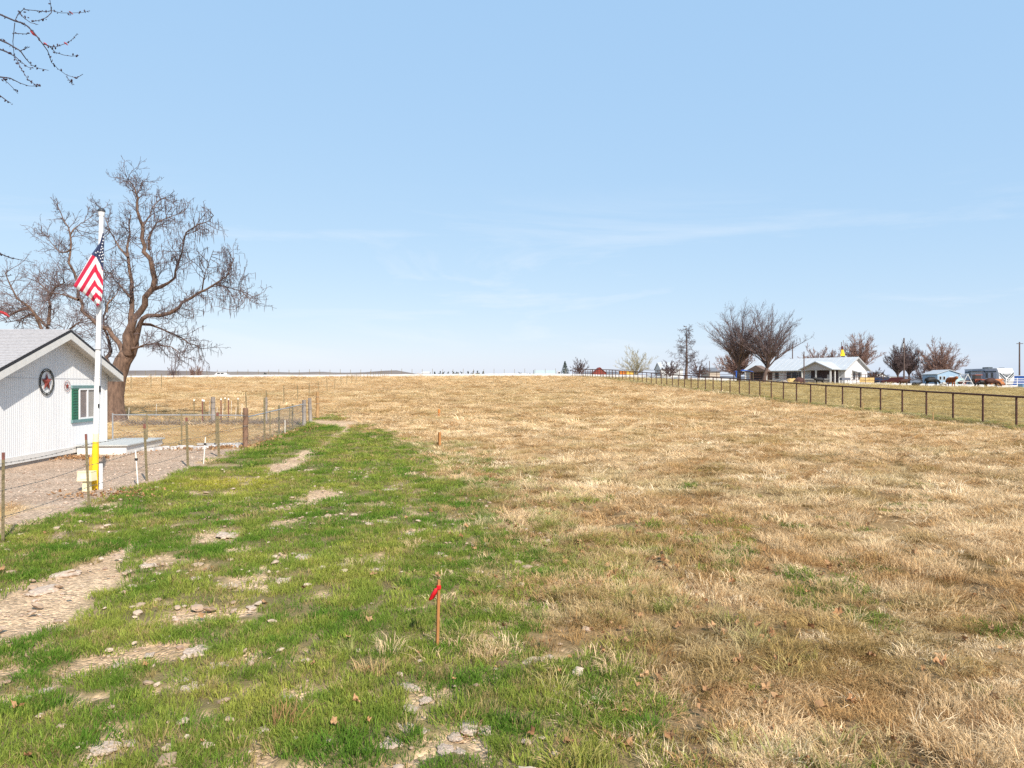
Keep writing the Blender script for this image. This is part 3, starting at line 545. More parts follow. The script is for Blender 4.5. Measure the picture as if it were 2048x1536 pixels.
# star ornaments
def star(name, x, y, rad, label, rust):
    # find point on the wall for that pixel column
    u = (x - CX) / F; Y = -13.2 / (u + 0.1014); z = H - (y - CY) / F * Y; c = hw(Y, 0.03, z)
    t = empty(name, c, 0, label, 'star ornament'); sm = M('rust_red_star', (0.22, 0.045, 0.035), 0.5, 0.25, 12); im = M('dark_iron', (0.06, 0.06, 0.055), 0.5, 0.2)
    ring = MB()
    for rr in ((1.0, 0.86) if rust else (1.0,)):
        pts = [HD * (rad * rr * math.cos(a)) + Vector((0, 0, rad * rr * math.sin(a))) for a in np.linspace(0, 2 * math.pi, 33)]; ring.tube(pts, rad * 0.035, 5, cap=False)
    for k in range(5):
        a = math.pi / 2 + (k + 0.5) * 2 * math.pi / 5
        ring.tube([HD * (rad * 0.86 * math.cos(a)) + Vector((0, 0, rad * 0.86 * math.sin(a))), HD * (rad * math.cos(a)) + Vector((0, 0, rad * math.sin(a)))], rad * 0.06, 5)
    ring.build('ring', im if rust else sm, t)
    st = MB(); R0, R1 = rad * 0.72, rad * 0.30; ctr = HN * (rad * 0.16)
    P = [HD * ((R0 if k % 2 == 0 else R1) * math.cos(math.pi / 2 + k * math.pi / 5)) + Vector((0, 0, (R0 if k % 2 == 0 else R1) * math.sin(math.pi / 2 + k * math.pi / 5))) for k in range(10)]
    for k in range(10): st.face([ctr, P[k], P[(k + 1) % 10]]); st.face([-HN * 0.01, P[(k + 1) % 10], P[k]])
    st.build('star', sm, t)
star('barn_star', 92, 764, 0.44, 'large rust red star in a dark double ring on white gable', True)
star('barn_star', 133, 772, 0.19, 'small rust red star in a thin ring beside the window shutter', False)
# white hatch box against the wall
hb = empty('hatch_box', hw(27.2, 0, 0), 0, 'low white box with grey lid against the home below its window', 'hatch')
mb = MB(); mb.prism([hl(-1.5, 0.06, -0.1), hl(1.9, 0.06, -0.1), hl(1.9, 1.75, -0.1), hl(-1.5, 1.75, -0.1)], (0, 0, 0), (0, 0, 0.44)); mb.build('box', trim, hb)
mb = MB(); mb.prism([hl(-1.58, 0.05, 0.342), hl(1.97, 0.05, 0.342), hl(1.97, 1.83, 0.342), hl(-1.58, 1.83, 0.342)], (0, 0, 0), (0, 0, 0.045)); mb.build('lid', M('grey_lid', (0.46, 0.47, 0.46), 0.6, 0.08), hb)

# ---------------------------------------------------------------- flagpole and flag
pb = gp(189, 978); white_paint = M('white_paint', (0.72, 0.72, 0.72), 0.45, 0.04, 5); yellow = M('yellow_paint', (0.85, 0.52, 0.02), 0.45, 0.1, 5); cream = M('cream_paint', (0.78, 0.70, 0.45), 0.6, 0.08)
fpole = empty('flagpole', pb, 0, 'white flagpole with yellow foot standing on the gravel in front of the home', 'flagpole')
tp = at(203, 424, pb.y + 0.05) - pb
def pl(t): return tp * t
mb = MB(); mb.tube([pl(0.0) - Vector((0, 0, .1)), pl(0.40)], 0.066, 14); mb.tube([pl(0.40), pl(0.402)], 0.073, 14); mb.build('lower_pole', white_paint, fpole, True)
mb = MB(); mb.tube([pl(0.40), pl(1.0)], [0.06, 0.052], 14); mb.build('upper_pole', white_paint, fpole, True); mb = MB(); mb.tube([pl(0.985), pl(1.0)], [0.062, 0.082], 14); mb.build('truck_collar', white_paint, fpole, True)
mb = MB(); mb.tube([pl(0.5), pl(0.503)], 0.064, 14); mb.build('joint_band', dark, fpole)
mb = MB(); mb.tube([pl(-0.01), pl(0.135)], 0.08, 14); mb.tube([pl(0.135), pl(0.17)], [0.079, 0.069], 14); mb.build('yellow_sleeve', yellow, fpole, True)
mb = MB(); mb.tube([pl(0.17), pl(0.2)], [0.07, 0.0685], 14); mb.build('worn_band', cream, fpole, True)
mb = MB()
for k in range(7):
    a0, a1 = k / 7 * math.pi / 2, (k + 1) / 7 * math.pi / 2
    mb.tube([pl(1.0) + Vector((0, 0, 0.02 + 0.08 * math.sin(a0))), pl(1.0) + Vector((0, 0, 0.02 + 0.08 * math.sin(a1)))], [0.09 * math.cos(a0), max(0.09 * math.cos(a1), 0.002)], 14, cap=False)
mb.tube([pl(1.0) + Vector((0, 0, 0.0)), pl(1.0) + Vector((0, 0, 0.02))], [0.088, 0.09], 14); mb.build('finial_cap', M('cap_dark', (0.045, 0.05, 0.06), 0.4), fpole, True)
mb = MB(); mb.tube([pl(0.34) + Vector((0.1, -0.02, 0)), pl(0.99) + Vector((0.09, -0.02, 0))], 0.008, 4); mb.build('halyard', M('rope_blue', (0.25, 0.27, 0.33), 0.8), fpole)
mb = MB(); mb.box(pl(0.36) + Vector((0.09, -0.03, 0)), (0.03, 0.03, 0.16)); mb.build('cleat', dark, fpole); mb = MB(); mb.box(pl(0.30) + Vector((0.07, -0.03, 0)), (0.03, 0.03, 0.09)); mb.build('snap_hook', dark, fpole)
mb = MB(); mb.tube([Vector((0.14, 0.03, -.1)), Vector((0.14, 0.03, 0.62))], 0.045, 10); mb.build('conduit_pipe', white_paint, fpole, True)
mb = MB(); mb.tube([Vector((-0.11, 0.05, -.1)), Vector((-0.11, 0.05, 0.78))], 0.05, 10); mb.build('side_sleeve', M('ochre_paint', (0.72, 0.36, 0.04), 0.5, 0.1), fpole, True)
q = gp(174, 982); ped = empty('utility_pedestal', q, 0, 'cream utility box on a short stub beside the yellow flagpole foot', 'utility box')
mb = MB(); mb.box((0, 0, 0.13), (0.16, 0.14, 0.3), taper=0.85); mb.build('stub', cream, ped)
mb = MB(); mb.box((0, 0, 0.36), (0.36, 0.24, 0.22), taper=0.9); mb.box((0, 0, 0.475), (0.34, 0.23, 0.012)); mb.build('box', cream, ped)
mb = MB(); mb.box((0.02, -0.119, 0.36), (0.2, 0.012, 0.12)); mb.build('cover_plate', M('cream_light', (0.82, 0.76, 0.56), 0.5), ped)
# flag: limp, folded over itself in a chevron
fY = pb.y - 0.14
def fp_(x, y, d=0.0): v = at(x, y, fY + d); return v
fo = at(205, 470, fY)
fl = bpy.data.meshes.new('flag'); FV = []; FW = []; FC = []; nu, nv = 44, 72
def lerp1(v, xs, vs_): return float(np.interp(v, xs, vs_))
for j in range(nv + 1):
    v = j / nv; y = 466 + v * 146
    xl = lerp1(y, [466, 486, 500, 512, 530, 550, 572, 580, 590, 600, 611], [205.6, 200, 189, 181, 171, 159, 147, 157, 172, 184, 194])
    xr = lerp1(y, [466, 480, 500, 530, 560, 585, 600, 611], [207.2, 208, 207.5, 206, 206, 205, 203, 199])
    xm = lerp1(y, [466, 500, 515, 540, 570, 611], [206.6, 197, 193, 190, 189, 196])
    for i in range(nu + 1):
        u = i / nu
        if u < 0.6: x = xl + (xm - xl) * u / 0.6; k_ = 1.55; dep = -0.13 * (u / 0.6) + 0.03 * math.sin(u * 16 + v * 4)
        else: x = xm + (xr - xm) * (u - 0.6) / 0.4; k_ = 1.7; dep = -0.13 + 0.17 * (u - 0.6) / 0.4 + 0.02 * math.sin(u * 22)
        dep += 0.05 * v * math.sin(u * 11 + 1) + 0.0
        yy = y + 5 * math.sin(u * 13) * max(0, v - 0.8) * 3
        p = fp_(x, yy, dep) - fo; FV.append(tuple(p)); xq, yq = (x, yy) if x < xm else (xm, yy - 1.7 * (x - xm)); FW.append(((xq - 147) * 62 + (yq - 572) * 38) / 72.7 / 7.3); FC.append(yy - (509 + (x - 183) * .55 if x < xm else 509 + (xm - 183) * .55 + (x - xm) * 1.7))
FF = [(j * (nu + 1) + i, j * (nu + 1) + i + 1, (j + 1) * (nu + 1) + i + 1, (j + 1) * (nu + 1) + i) for j in range(nv) for i in range(nu)]
fl.from_pydata(FV, [], FF); fl.polygons.foreach_set('use_smooth', [True] * len(FF)); a_ = fl.attributes.new('w', 'FLOAT', 'POINT'); a_.data.foreach_set('value', FW); a_ = fl.attributes.new('corner', 'FLOAT', 'POINT'); a_.data.foreach_set('value', FC)
fm = bpy.data.materials.new('flag_cloth'); fm.use_nodes = True; n = fm.node_tree.nodes; l = fm.node_tree.links; b = n['Principled BSDF']; b.inputs['Roughness'].default_value = 0.85
a = n.new('ShaderNodeAttribute'); a.attribute_name = 'w'
def fmath(op, x, y=0.0):
    q = n.new('ShaderNodeMath'); q.operation = op
    for i, v in enumerate((x, y)):
        if isinstance(v, (int, float)): q.inputs[i].default_value = v
        else: l.new(v, q.inputs[i])
    return q.outputs[0]
par = fmath('LESS_THAN', fmath('FLOORED_MODULO', a.outputs['Fac'], 2.0), 1.0); a2 = n.new('ShaderNodeAttribute'); a2.attribute_name = 'corner'; can = fmath('LESS_THAN', a2.outputs['Fac'], 0.0)
m1 = n.new('ShaderNodeMix'); m1.data_type = 'RGBA'; l.new(par, m1.inputs['Factor']); m1.inputs[6].default_value = (0.72, 0.70, 0.69, 1); m1.inputs[7].default_value = (0.52, 0.012, 0.05, 1)
m2 = n.new('ShaderNodeMix'); m2.data_type = 'RGBA'; l.new(can, m2.inputs['Factor']); l.new(m1.outputs[2], m2.inputs[6]); m2.inputs[7].default_value = (0.035, 0.05, 0.12, 1)
l.new(m2.outputs[2], b.inputs['Base Color']); fl.materials.append(fm)
flag = bpy.data.objects.new('flag', fl); col.objects.link(flag); flag.location = fo; sl = flag.modifiers.new('thickness', 'SOLIDIFY'); sl.thickness = 0.006
tag(flag, 'limp red and white striped flag with starred blue corner on the white pole', 'flag')
mb = MB()
for (x, y) in [(206.5,474),(206,481),(204.5,487),(203.5,493),(202,499),(205.5,497),(200.5,505),(204.5,504),(198.5,511),(203,511),(206,509),(201,517.5),(205,516),(203.5,523),(191.5,505.5),(195.5,503.5),(206,523)]:
    c = fp_(x, y, -0.165) - fo
    P = [c + Vector((math.cos(math.pi / 2 + k * math.pi / 5) * (0.019 if k % 2 == 0 else 0.009), 0, math.sin(math.pi / 2 + k * math.pi / 5) * (0.019 if k % 2 == 0 else 0.009))) for k in range(10)]
    mb.prism(P, (0, 0, 0), (0, 0.012, 0))
o = mb.build('stars', white_paint, flag); o['kind'] = 'stuff'
# ---------------------------------------------------------------- stakes, fence posts, wires on the left
wood_new = M('new_pine', (0.28, 0.115, 0.035), 0.85, 0.15, 14, 0.4, c2=(0.46, 0.22, 0.08), stretch=(1, 1, 0.2)); wood_old = M('weathered_wood', (0.16, 0.13, 0.11), 0.95, 0.2, 7, 0.6, c2=(0.36, 0.32, 0.29), stretch=(1, 1, 0.15)); wood_brown = M('brown_post', (0.13, 0.075, 0.05), 0.95, 0.2, 7, 0.6, c2=(0.25, 0.15, 0.10), stretch=(1, 1, 0.15))
wood_tan = M('tan_post', (0.28, 0.16, 0.07), 0.95, 0.2, 7, 0.5, c2=(0.44, 0.28, 0.14), stretch=(1, 1, 0.15)); steel = M('green_steel', (0.13, 0.11, 0.06), 0.7, 0.2, 6, c2=(0.24, 0.19, 0.11)); redtip = M('red_tip', (0.19, 0.075, 0.06), 0.7, 0.2, 10); wire_m = M('fence_wire', (0.20, 0.19, 0.18), 0.5, metal=0.3); whitep = M('white_rod', (0.80, 0.76, 0.70), 0.5); redm = M('red_ribbon', (0.62, 0.012, 0.02), 0.5, 0.1)
def stake(name, x, yb, yt, xt, label, ribbon=None, wpx=8, mat=wood_new):
    p = gp(x, yb); t = at(xt, yt, p.y) - p; w_ = wpx * p.y / F; e = empty(name, p, 0, label, 'stake')
    mb = MB(); a = w_ / 2; i = 0
    for z in (-0.12, t.z * 0.985): mb.v += [(t.x * max(z, 0) / t.z + sx_ * a, sy_ * a, z) for sx_, sy_ in ((-1, -1), (1, -1), (1, 1), (-1, 1))]
    mb.f += [(0, 3, 2, 1), (4, 5, 6, 7), (0, 1, 5, 4), (1, 2, 6, 5), (2, 3, 7, 6), (3, 0, 4, 7)]; mb.m += [0] * 6
    o = mb.build('lath', mat, e); o.rotation_euler = (0, 0, R(28)); bv = o.modifiers.new('b', 'BEVEL'); bv.width = w_ * 0.08
    if ribbon:
        zt = t.z; mb = MB(); c = Vector((t.x * 0.88, 0, zt * 0.88)); mb.tube([c - Vector((0, 0, 0.018)), c, c + Vector((0, 0, 0.018))], [w_ * 0.8, w_ * 0.84, w_ * 0.8], 8)
        mb.build('ribbon_knot', redm, e)
        nn_ = 8; mb = MB()
        for k in range(nn_ + 1):
            u = k / nn_; q = c + Vector((-0.02 - 0.055 * u, -0.03 - 0.01 * math.sin(u * 5), 0.0 - 0.12 * u)); wd = 0.018 + 0.014 * math.sin(u * 2.6)
            mb.v += [tuple(q + Vector((-wd, 0.012, -0.4 * wd))), tuple(q + Vector((0, -0.012, 0))), tuple(q + Vector((wd, 0.012, 0.4 * wd)))]
        for k in range(nn_):
            for j in range(2): a_ = k * 3 + j; mb.f.append((a_, a_ + 1, a_ + 4, a_ + 3)); mb.m.append(0)
        o = mb.build('ribbon_tail', redm, e, True); so_ = o.modifiers.new('s', 'SOLIDIFY'); so_.thickness = 0.003
    return e
stake('survey_stake', 874, 1294, 1158, 878, 'wooden survey stake with red ribbon standing in green grass', True, 5.6)
stake('survey_stake', 879, 891, 864, 879, 'bare pine survey stake where the lawn strip meets the field', None, 5)
stake('survey_stake', 878, 832, 818, 878, 'thin survey stake with orange top far out in the field', None, 4, M('orange_top', (0.55, 0.2, 0.05), 0.7))
def tpost(x, yb, yt, xt=None, label='', group='steel posts of the wire fence', tip=True, wpx=None):
    p = gp(x, yb); t = at(xt if xt else x, yt, p.y) - p; e = empty('steel_post', p, 0, label, 'fence post', group); w_ = max(0.05, (wpx or 5) * p.y / F * 0.8); w_ = min(w_, 0.085)
    f_ = w_ / 2; cut = 0.92 if tip else 1.0
    def seg(a, b, name, mat):
        mb = MB(); A = t * a; B = t * b
        pr_ = [(-f_, -f_ * .3), (f_, -f_ * .3), (f_, 0), (f_ * .22, f_ * .1), (f_ * .22, f_), (-f_ * .22, f_), (-f_ * .22, f_ * .1), (-f_, 0)]
        mb.prism([Vector((q[0], q[1], 0)) for q in pr_], A, B)
        if name == 'post':
            for z in np.arange(0.12, 0.95, 0.05): mb.box(t * float(z) * cut + Vector((0, -f_ * .42, 0)), (f_ * 0.7, f_ * 0.35, 0.02))
        return mb.build(name, mat, e)
    seg(-0.15, cut, 'post', steel)
    if tip: seg(cut, 1.0, 'painted_tip', redtip)
    return p, p + t
TL = 'olive steel post with red tip in the wire fence beside the '
tops = []
for (x, yb, yt, xt, lb) in [(6, 1084, 905, 7, TL + 'dry grass patch'), (178, 1013, 868, 172, TL + 'flagpole'), (294, 962, 848, 289, TL + 'gravel past the flagpole'), (376, 933, 835, 373, TL + 'gravel end'), (438, 914, 825, 435, TL + 'leaf covered stones')]:
    tops.append(tpost(x, yb, yt, xt, lb, wpx=6))
PL = 'olive steel post without red tip between the '
for (x, yb, yt, lb) in [(529, 882, 795, 'tall olive steel post past the brown wooden corner post'), (558, 867, 810, 'untipped olive steel post just before the furthest white rod'), (585, 859, 808, 'untipped olive steel post between white rod and grey wooden posts')]:
    tops.append(tpost(x, yb, yt, None, lb, tip=False, wpx=5))
def wpost(x, yb, yt, wpx, mat, label, lean=0):
    p = gp(x, yb); h = at(x, yt, p.y).z - p.z; r = wpx * p.y / F / 2; e = empty('wooden_post', p, 0, label, 'fence post', 'wooden fence posts'); rg = random.Random(x)
    mb = MB(); n_ = 9; pts = []; rad = []
    for k in range(n_): u = k / (n_ - 1); pts.append((lean * u + rg.uniform(-.012, .012), rg.uniform(-.012, .012), -0.15 + (h + 0.15) * u)); rad.append(r * (1.08 - 0.14 * u + rg.uniform(-.04, .04)))
    mb.tube(pts, rad, 10); mb.build('post', mat, e)
    for z in (0.55, 0.8):
        mb = MB(); pts = [(r * 1.12 * math.cos(a) + lean * z, r * 1.12 * math.sin(a), h * z) for a in np.linspace(0, 6.283, 13)]; mb.tube(pts, 0.008, 4, cap=False); mb.build('wire_wrap', wire_m, e)
    return p, h
wpost(491, 895, 816, 10.5, wood_brown, 'thick dark brown wooden corner post at end of stone edging')
wpost(608, 852, 800, 8, wood_old, 'grey weathered wooden post where the green strip ends, the shorter of two')
wpost(621, 845, 796, 7, wood_old, 'leaning grey weathered post beside the tan post', -0.06)
wpost(635, 837, 783, 6.5, wood_tan, 'tan wooden post at the far end of the lawn fence')
wpost(426, 845, 794, 8.5, wood_old, 'stout grey wooden post in the garden behind the yard')
wpost(531, 847, 795, 7.5, wood_old, 'grey wooden post behind the tallest steel post')
for (x, yb, yt, xt, lb) in [(276, 972, 900, 271, 'white step-in fence rod with black clip beside the gravel'), (407, 928, 874, 411, 'white step-in fence rod with black clip near the leafy stones'), (570, 868, 840, 570, 'white step-in fence rod near the grey wooden posts')]:
    p = gp(x, yb); t = at(xt, yt, p.y) - p; e = empty('step_in_rod', p, 0, lb, 'fence rod', 'white step-in rods'); mb = MB(); mb.tube([t * -0.06, t], 0.016, 6); mb.build('rod', whitep, e)
    if x < 500: mb = MB(); mb.box(t * 0.74, (0.06, 0.05, 0.06)); mb.build('clip', dark, e)
# wire strands along the lawn fence, hung on the posts
allp = tops
for hfrac, nm in ((0.88, 'uppermost wire strand of the fence between lawn and yard'), (0.58, 'middle wire strand of the fence between lawn and yard'), (0.28, 'lowest wire strand of the fence between lawn and yard')):
    pts = []
    p0, t0 = allp[0]; p1, t1 = allp[1]; ext0 = p0 + (p0 - p1) * 1.3; pts.append(ext0 + (t0 - p0) * hfrac)
    seq = [(p + (t - p) * hfrac * min(1.0, 1.5 / max((t - p).length, 0.1))) for p, t in allp]
    q = gp(608, 852); seq.append(q + Vector((0, 0, 1.5 * hfrac)))
    pts += seq; fine_ = []
    for a, b_ in zip(pts[:-1], pts[1:]):
        for k in range(8): u = k / 8; v = a.lerp(b_, u); v.z -= 0.04 * 4 * u * (1 - u); fine_.append(v)
    fine_.append(pts[-1]); mb = MB(); mb.tube(fine_, 0.0045, 4)
    for a in range(0, len(fine_) - 1):                    # barbs
        for u in (0.2, 0.6): c = fine_[a].lerp(fine_[a + 1], u); mb.box(c, (0.022, 0.008, 0.018))
    o = mb.build('barbed_wire', wire_m); tag(o, nm, 'wire', 'strands of the lawn fence')
# chain link from the home to the brown corner post, then along the yard
cl_m = M('galvanised', (0.42, 0.42, 0.43), 0.4, 0.1, metal=0.5)
def chain(name, A, B, h, label, posts):
    e = empty(name, A, 0, label, 'chain-link fence'); d = B - A; Ln = d.length; dn = d.normalized()
    mb = MB(); mb.tube([Vector((0, 0, h)), d + Vector((0, 0, h))], 0.024, 6); mb.build('top_rail', cl_m, e)
    for t_ in posts: mb = MB(); q = d * t_; mb.tube([q - Vector((0, 0, .1)), q + Vector((0, 0, h + 0.06))], 0.03, 6); mb.build('post', steel if t_ not in (0,) else cl_m, e)
    mb = MB(); sp = 0.13; n_ = int((Ln + h) / sp)
    for sgn in (1, -1):
        for k in range(n_):
            s0 = k * sp - h
            a0, b0 = (s0, s0 + h); z0, z1 = 0.03, h - 0.02
            u0, u1 = max(0, -a0 / h), min(1, (Ln - a0) / h)
            if u1 <= u0: continue
            za, zb_ = z0 + (z1 - z0) * u0, z0 + (z1 - z0) * u1
            if sgn < 0: za, zb_ = h - za, h - zb_
            P0 = dn * (a0 + h * u0); P1 = dn * (a0 + h * u1); gzA = d.z * (a0 + h * u0) / Ln; gzB = d.z * (a0 + h * u1) / Ln
            mb.tube([Vector((P0.x, P0.y, gzA + za)), Vector((P1.x, P1.y, gzB + zb_))], 0.0025, 3, cap=False)
    o = mb.build('mesh', cl_m, e); o['kind'] = 'stuff'
cp = gp(491, 895); hc = hw(28.4, 0.1, 0); hc.z = g(hc.x, hc.y)
chain('chain_link_fence', hc, cp, 1.28, 'low chain link fence running from the home to the brown corner post', [0.0, 0.26, 0.52, 0.78])
chain('chain_link_fence', cp, gp(608, 853), 1.2, 'chain link fence running from the brown corner post to the grey posts', [0.35, 0.7])
# stone edging at the gravel's end
rg = random.Random(8); wst = M('whitewashed_block', (0.34, 0.32, 0.31), 0.9, 0.15, 7, 0.4, c2=(0.58, 0.56, 0.55))
for k in range(15):
    x = 270 + k * 15.5; y = 903 - k * 0.75 + rg.uniform(-2, 2); p = gp(x, y); mb = MB(); mb.box((0, 0, 0.05), (rg.uniform(0.22, 0.42), rg.uniform(0.16, 0.24), 0.14), taper=0.9)
    o = mb.build('edging_block', wst, loc=p, rz=rg.uniform(-.35, .35)); bv = o.modifiers.new('b', 'BEVEL'); bv.width = 0.02; tag(o, 'whitewashed block in the row edging the gravel yard', 'block', 'edging blocks')
mb = MB(); a, b_ = gp(395, 893), gp(484, 892); mb.tube([a + Vector((0, 0, .06)), b_ + Vector((0, 0, .08))], [0.07, 0.06], 8); tag(mb.build('timber_edging', M('bleached_timber', (0.38, 0.36, 0.34), 0.9, 0.15, 8)), 'bleached timber lying along the leaf strewn yard edge', 'timber')
# garden posts behind the yard
for k, (x, yb, yt) in enumerate([(388, 838, 800), (405, 848, 800), (408, 845, 801), (442, 840, 798), (450, 822, 796), (457, 836, 798), (476, 829, 797)]):
    p = gp(x, yb); h = at(x, yt, p.y).z - p.z; e = empty('garden_post', p, 0, 'thin steel garden post with white insulator cap behind the yard', 'fence post', 'garden posts')
    mb = MB(); mb.box((0, 0, h / 2 - .05), (0.05, 0.05, h)); mb.build('post', redtip if k % 2 else steel, e); mb = MB(); mb.tube([(0, 0, h - .06), (0, 0, h + .05)], [.05, .035], 6); mb.build('insulator', whitep, e)
for k, x in enumerate([257, 312, 418, 433, 445, 462, 471, 483]):
    p = gp(x, 838 - (k % 3) * 4); mb = MB(); mb.tube([(0, 0, -.05), (0.04, 0, 0.7 + 0.12 * (k % 3))], 0.012, 5); tag(mb.build('marker_stick', whitep, loc=p), 'short white plastic stick in the garden bed behind the yard', 'stick', 'white garden sticks')
# low brushy bed edge behind the yard
mb = MB(); rg = random.Random(21)
for k in range(1500):
    x = rg.uniform(243, 600); y = 849 - (x - 243) * 0.008 + rg.gauss(0, 1.6); p = gp(x, y); d = Vector((rg.gauss(0, .5), rg.gauss(0, .5), rg.uniform(0.2, 1))).normalized(); q = p + d * rg.uniform(0.12, 0.42); mb.tube([p, q], [0.012, 0.006], 3, cap=False)
tag(mb.build('brush_edge', M('dead_brush', (0.16, 0.11, 0.08), 0.95, 0.3, 3, c2=(0.32, 0.26, 0.2))), 'low band of dead brush edging the garden behind the yard', 'brush', kind='stuff')
# field fence running up over the crest
fieldw = []
for k in range(24):
    Y = 47 + k * 5.6; X = -12.8 - 0.1014 * Y; p = Vector((X, Y, g(X, Y))); rg = random.Random(k); h = 1.4 + rg.uniform(-.12, .12); mb = MB(); mb.box((0, 0, h / 2 - .1), (0.055, 0.05, h + 0.2)); fieldw.append(p + Vector((0, 0, h * 0.85)))
    o = mb.build('field_post', steel, loc=p); o.rotation_euler = (rg.gauss(0, .03), rg.gauss(0, .04), 0); tag(o, 'thin rusty steel post of the field fence climbing to the crest', 'fence post', 'posts of the field fence')
for k, (x, yb) in enumerate([(262, 779), (302, 776), (323, 777)]):
    p = gp(x, yb); mb = MB(); mb.box((0, 0, 0.85), (0.06, 0.05, 1.9)); tag(mb.build('field_post', steel, loc=p), 'lone thin post out in the straw field behind the tree trunk', 'fence post', 'posts behind the tree')
mb = MB(); mb.tube(fieldw, 0.006, 3); tag(mb.build('field_wire', wire_m), 'single wire strung along the field fence posts', 'wire')
for k in range(44):
    x = 250 + k * 20.5; Y = 196; p = on(x, Y); mb = MB(); mb.box((0, 0, 1.1), (0.09, 0.08, 2.2 + 0.25 * (k % 3 == 0))); tag(mb.build('bank_post', steel, loc=p), 'distant thin post standing behind the pale gravel bank', 'fence post', 'posts behind the gravel bank')

# ---------------------------------------------------------------- pipe fence on the right
pipe = M('rusty_pipe', (0.05, 0.022, 0.017), 0.75, 0.25, 5, c2=(0.11, 0.05, 0.035)); PH = 1.62
pf = empty('pipe_fence', (26.4, 37.2, 0), 0, 'long rusty pipe fence with single top rail dividing field and pasture', 'fence'); rail = []
for k in range(-2, 54):
    Y = 37.2 + 2.295 * k; X = 30.2 - 0.1014 * Y; z = g(X, Y); mb = MB(); mb.tube([(X - 26.4, Y - 37.2, z - .2), (X - 26.4, Y - 37.2, z + PH)], 0.055, 7); mb.build('post', pipe, pf, True); rail.append((X - 26.4, Y - 37.2, z + PH))
mb = MB(); mb.tube(rail, 0.056, 7); mb.build('top_rail', pipe, pf, True)
for hh in (0.35, 0.75, 1.15): mb = MB(); mb.tube([(a, b, c - PH + hh) for a, b, c in rail], 0.005, 3); mb.build('wire', wire_m, pf)
for k, (x, yb, yt) in enumerate([(1726, 822, 804), (1866, 845, 820), (1617, 812, 795), (1545, 800, 787), (1423, 785, 775)]):
    p = gp(x, yb + 1) ; Y = min(p.y, 30.2 / ((x - CX) / F + 0.1014) - 0.4); p = on(x, Y); mb = MB(); mb.box((0, 0, 0.25), (0.04, 0.03, 0.7)); tag(mb.build('pasture_stake', wood_tan, loc=p), 'short tan stake standing at the foot of the pipe fence', 'stake', 'stakes along the pipe fence')
# second pipe fence along the bank, by the farmhouse
pf2 = empty('corral_fence', (20, 170, 0), 0, 'dark pipe fence with three rails along the pale bank before the farmhouse', 'fence'); rails = [[], [], []]
cx_ = [(14, 160.5), (24, 157), (39, 141), (52, 133), (60.5, 126.5), (67, 124.5)]
for k in range(24):
    u = k / 23 * (len(cx_) - 1); X = float(np.interp(u, range(len(cx_)), [c[0] for c in cx_])); Y = float(np.interp(u, range(len(cx_)), [c[1] for c in cx_])) + 3.5; z = g(X, Y); mb = MB(); mb.tube([(X - 20, Y - 170, z - .1), (X - 20, Y - 170, z + 1.95)], 0.05, 6); mb.build('post', pipe, pf2)
    for r_, hh in enumerate((1.9, 1.35, 0.85)): rails[r_].append((X - 20, Y - 170, z + hh))
for r_ in rails: mb = MB(); mb.tube(r_, 0.04, 5); mb.build('rail', pipe, pf2)
# ---------------------------------------------------------------- bare trees
def bend(d, rg, w): v = Vector((rg.gauss(0, w), rg.gauss(0, w), rg.gauss(0, w))); return (d + v).normalized()
def grow(mb, p, d, Ln, r, lvl, P, rg, tips=None):
    segs = P['seg'][lvl]; pts = [p.copy()]; rad = [r]; end = P.get('taper', 0.4)
    for k in range(segs):
        d = bend(d, rg, P['wob'][lvl]); d = (d + Vector((0, 0, P['up'][lvl]))).normalized(); p = p + d * (Ln / segs); pts.append(p.copy()); rad.append(max(r * (1 - (1 - end) * (k + 1) / segs), P['rmin']))
    mb.tube(pts, rad, P['sides'][lvl], cap=False)
    twigs(mb, pts, rad, Ln, lvl, P, rg, tips)
def twigs(mb, pts, rad, Ln, lvl, P, rg, tips):
    if lvl + 1 >= P['max']:
        if tips is not None: tips.append(pts[-1])
        return
    n_ = P['n'][lvl]; t0 = P['start'][lvl]
    for k in range(n_):
        t = t0 + (1 - t0) * (k + rg.random()) / n_ if k < n_ - 1 else 1.0
        f = t * (len(pts) - 1); i = min(int(f), len(pts) - 2); q = pts[i].lerp(pts[i + 1], f - i); rr = rad[i] + (rad[i + 1] - rad[i]) * (f - i)
        d = (pts[i + 1] - pts[i]).normalized(); ang = P['ang'][lvl] * rg.uniform(0.6, 1.25) if k < n_ - 1 else P['ang'][lvl] * 0.35
        ax = d.orthogonal().normalized(); ax.rotate(Matrix.Rotation(rg.uniform(0, 6.283), 3, d)); dd = d.copy(); dd.rotate(Matrix.Rotation(ang, 3, ax))
        grow(mb, q, dd, Ln * P['len'][lvl] * rg.uniform(0.65, 1.2) * (1.1 - 0.45 * t), max(rr * P['rr'][lvl], P['rmin']), lvl + 1, P, rg, tips)
bark = M('tree_bark', (0.06, 0.038, 0.03), 0.95, 0.2, 7, 1.0, c2=(0.22, 0.14, 0.10), stretch=(1, 1, 0.3)); bark_d = M('dark_bark', (0.075, 0.05, 0.042), 0.95, 0.2, 3, 0.4, c2=(0.15, 0.105, 0.09)); twig_g = M('grey_twigs', (0.085, 0.065, 0.07), 0.95, 0.2, 3, c2=(0.16, 0.12, 0.12)); twig_r = M('red_twigs', (0.21, 0.125, 0.10), 0.95, 0.2, 3, c2=(0.34, 0.215, 0.175)); twig_y = M('yellow_twigs', (0.27, 0.23, 0.14), 0.95, 0.2, 3, c2=(0.42, 0.37, 0.25)); twig_m = M('mauve_twigs', (0.105, 0.075, 0.075), 0.95, 0.2, 3, c2=(0.19, 0.135, 0.13))
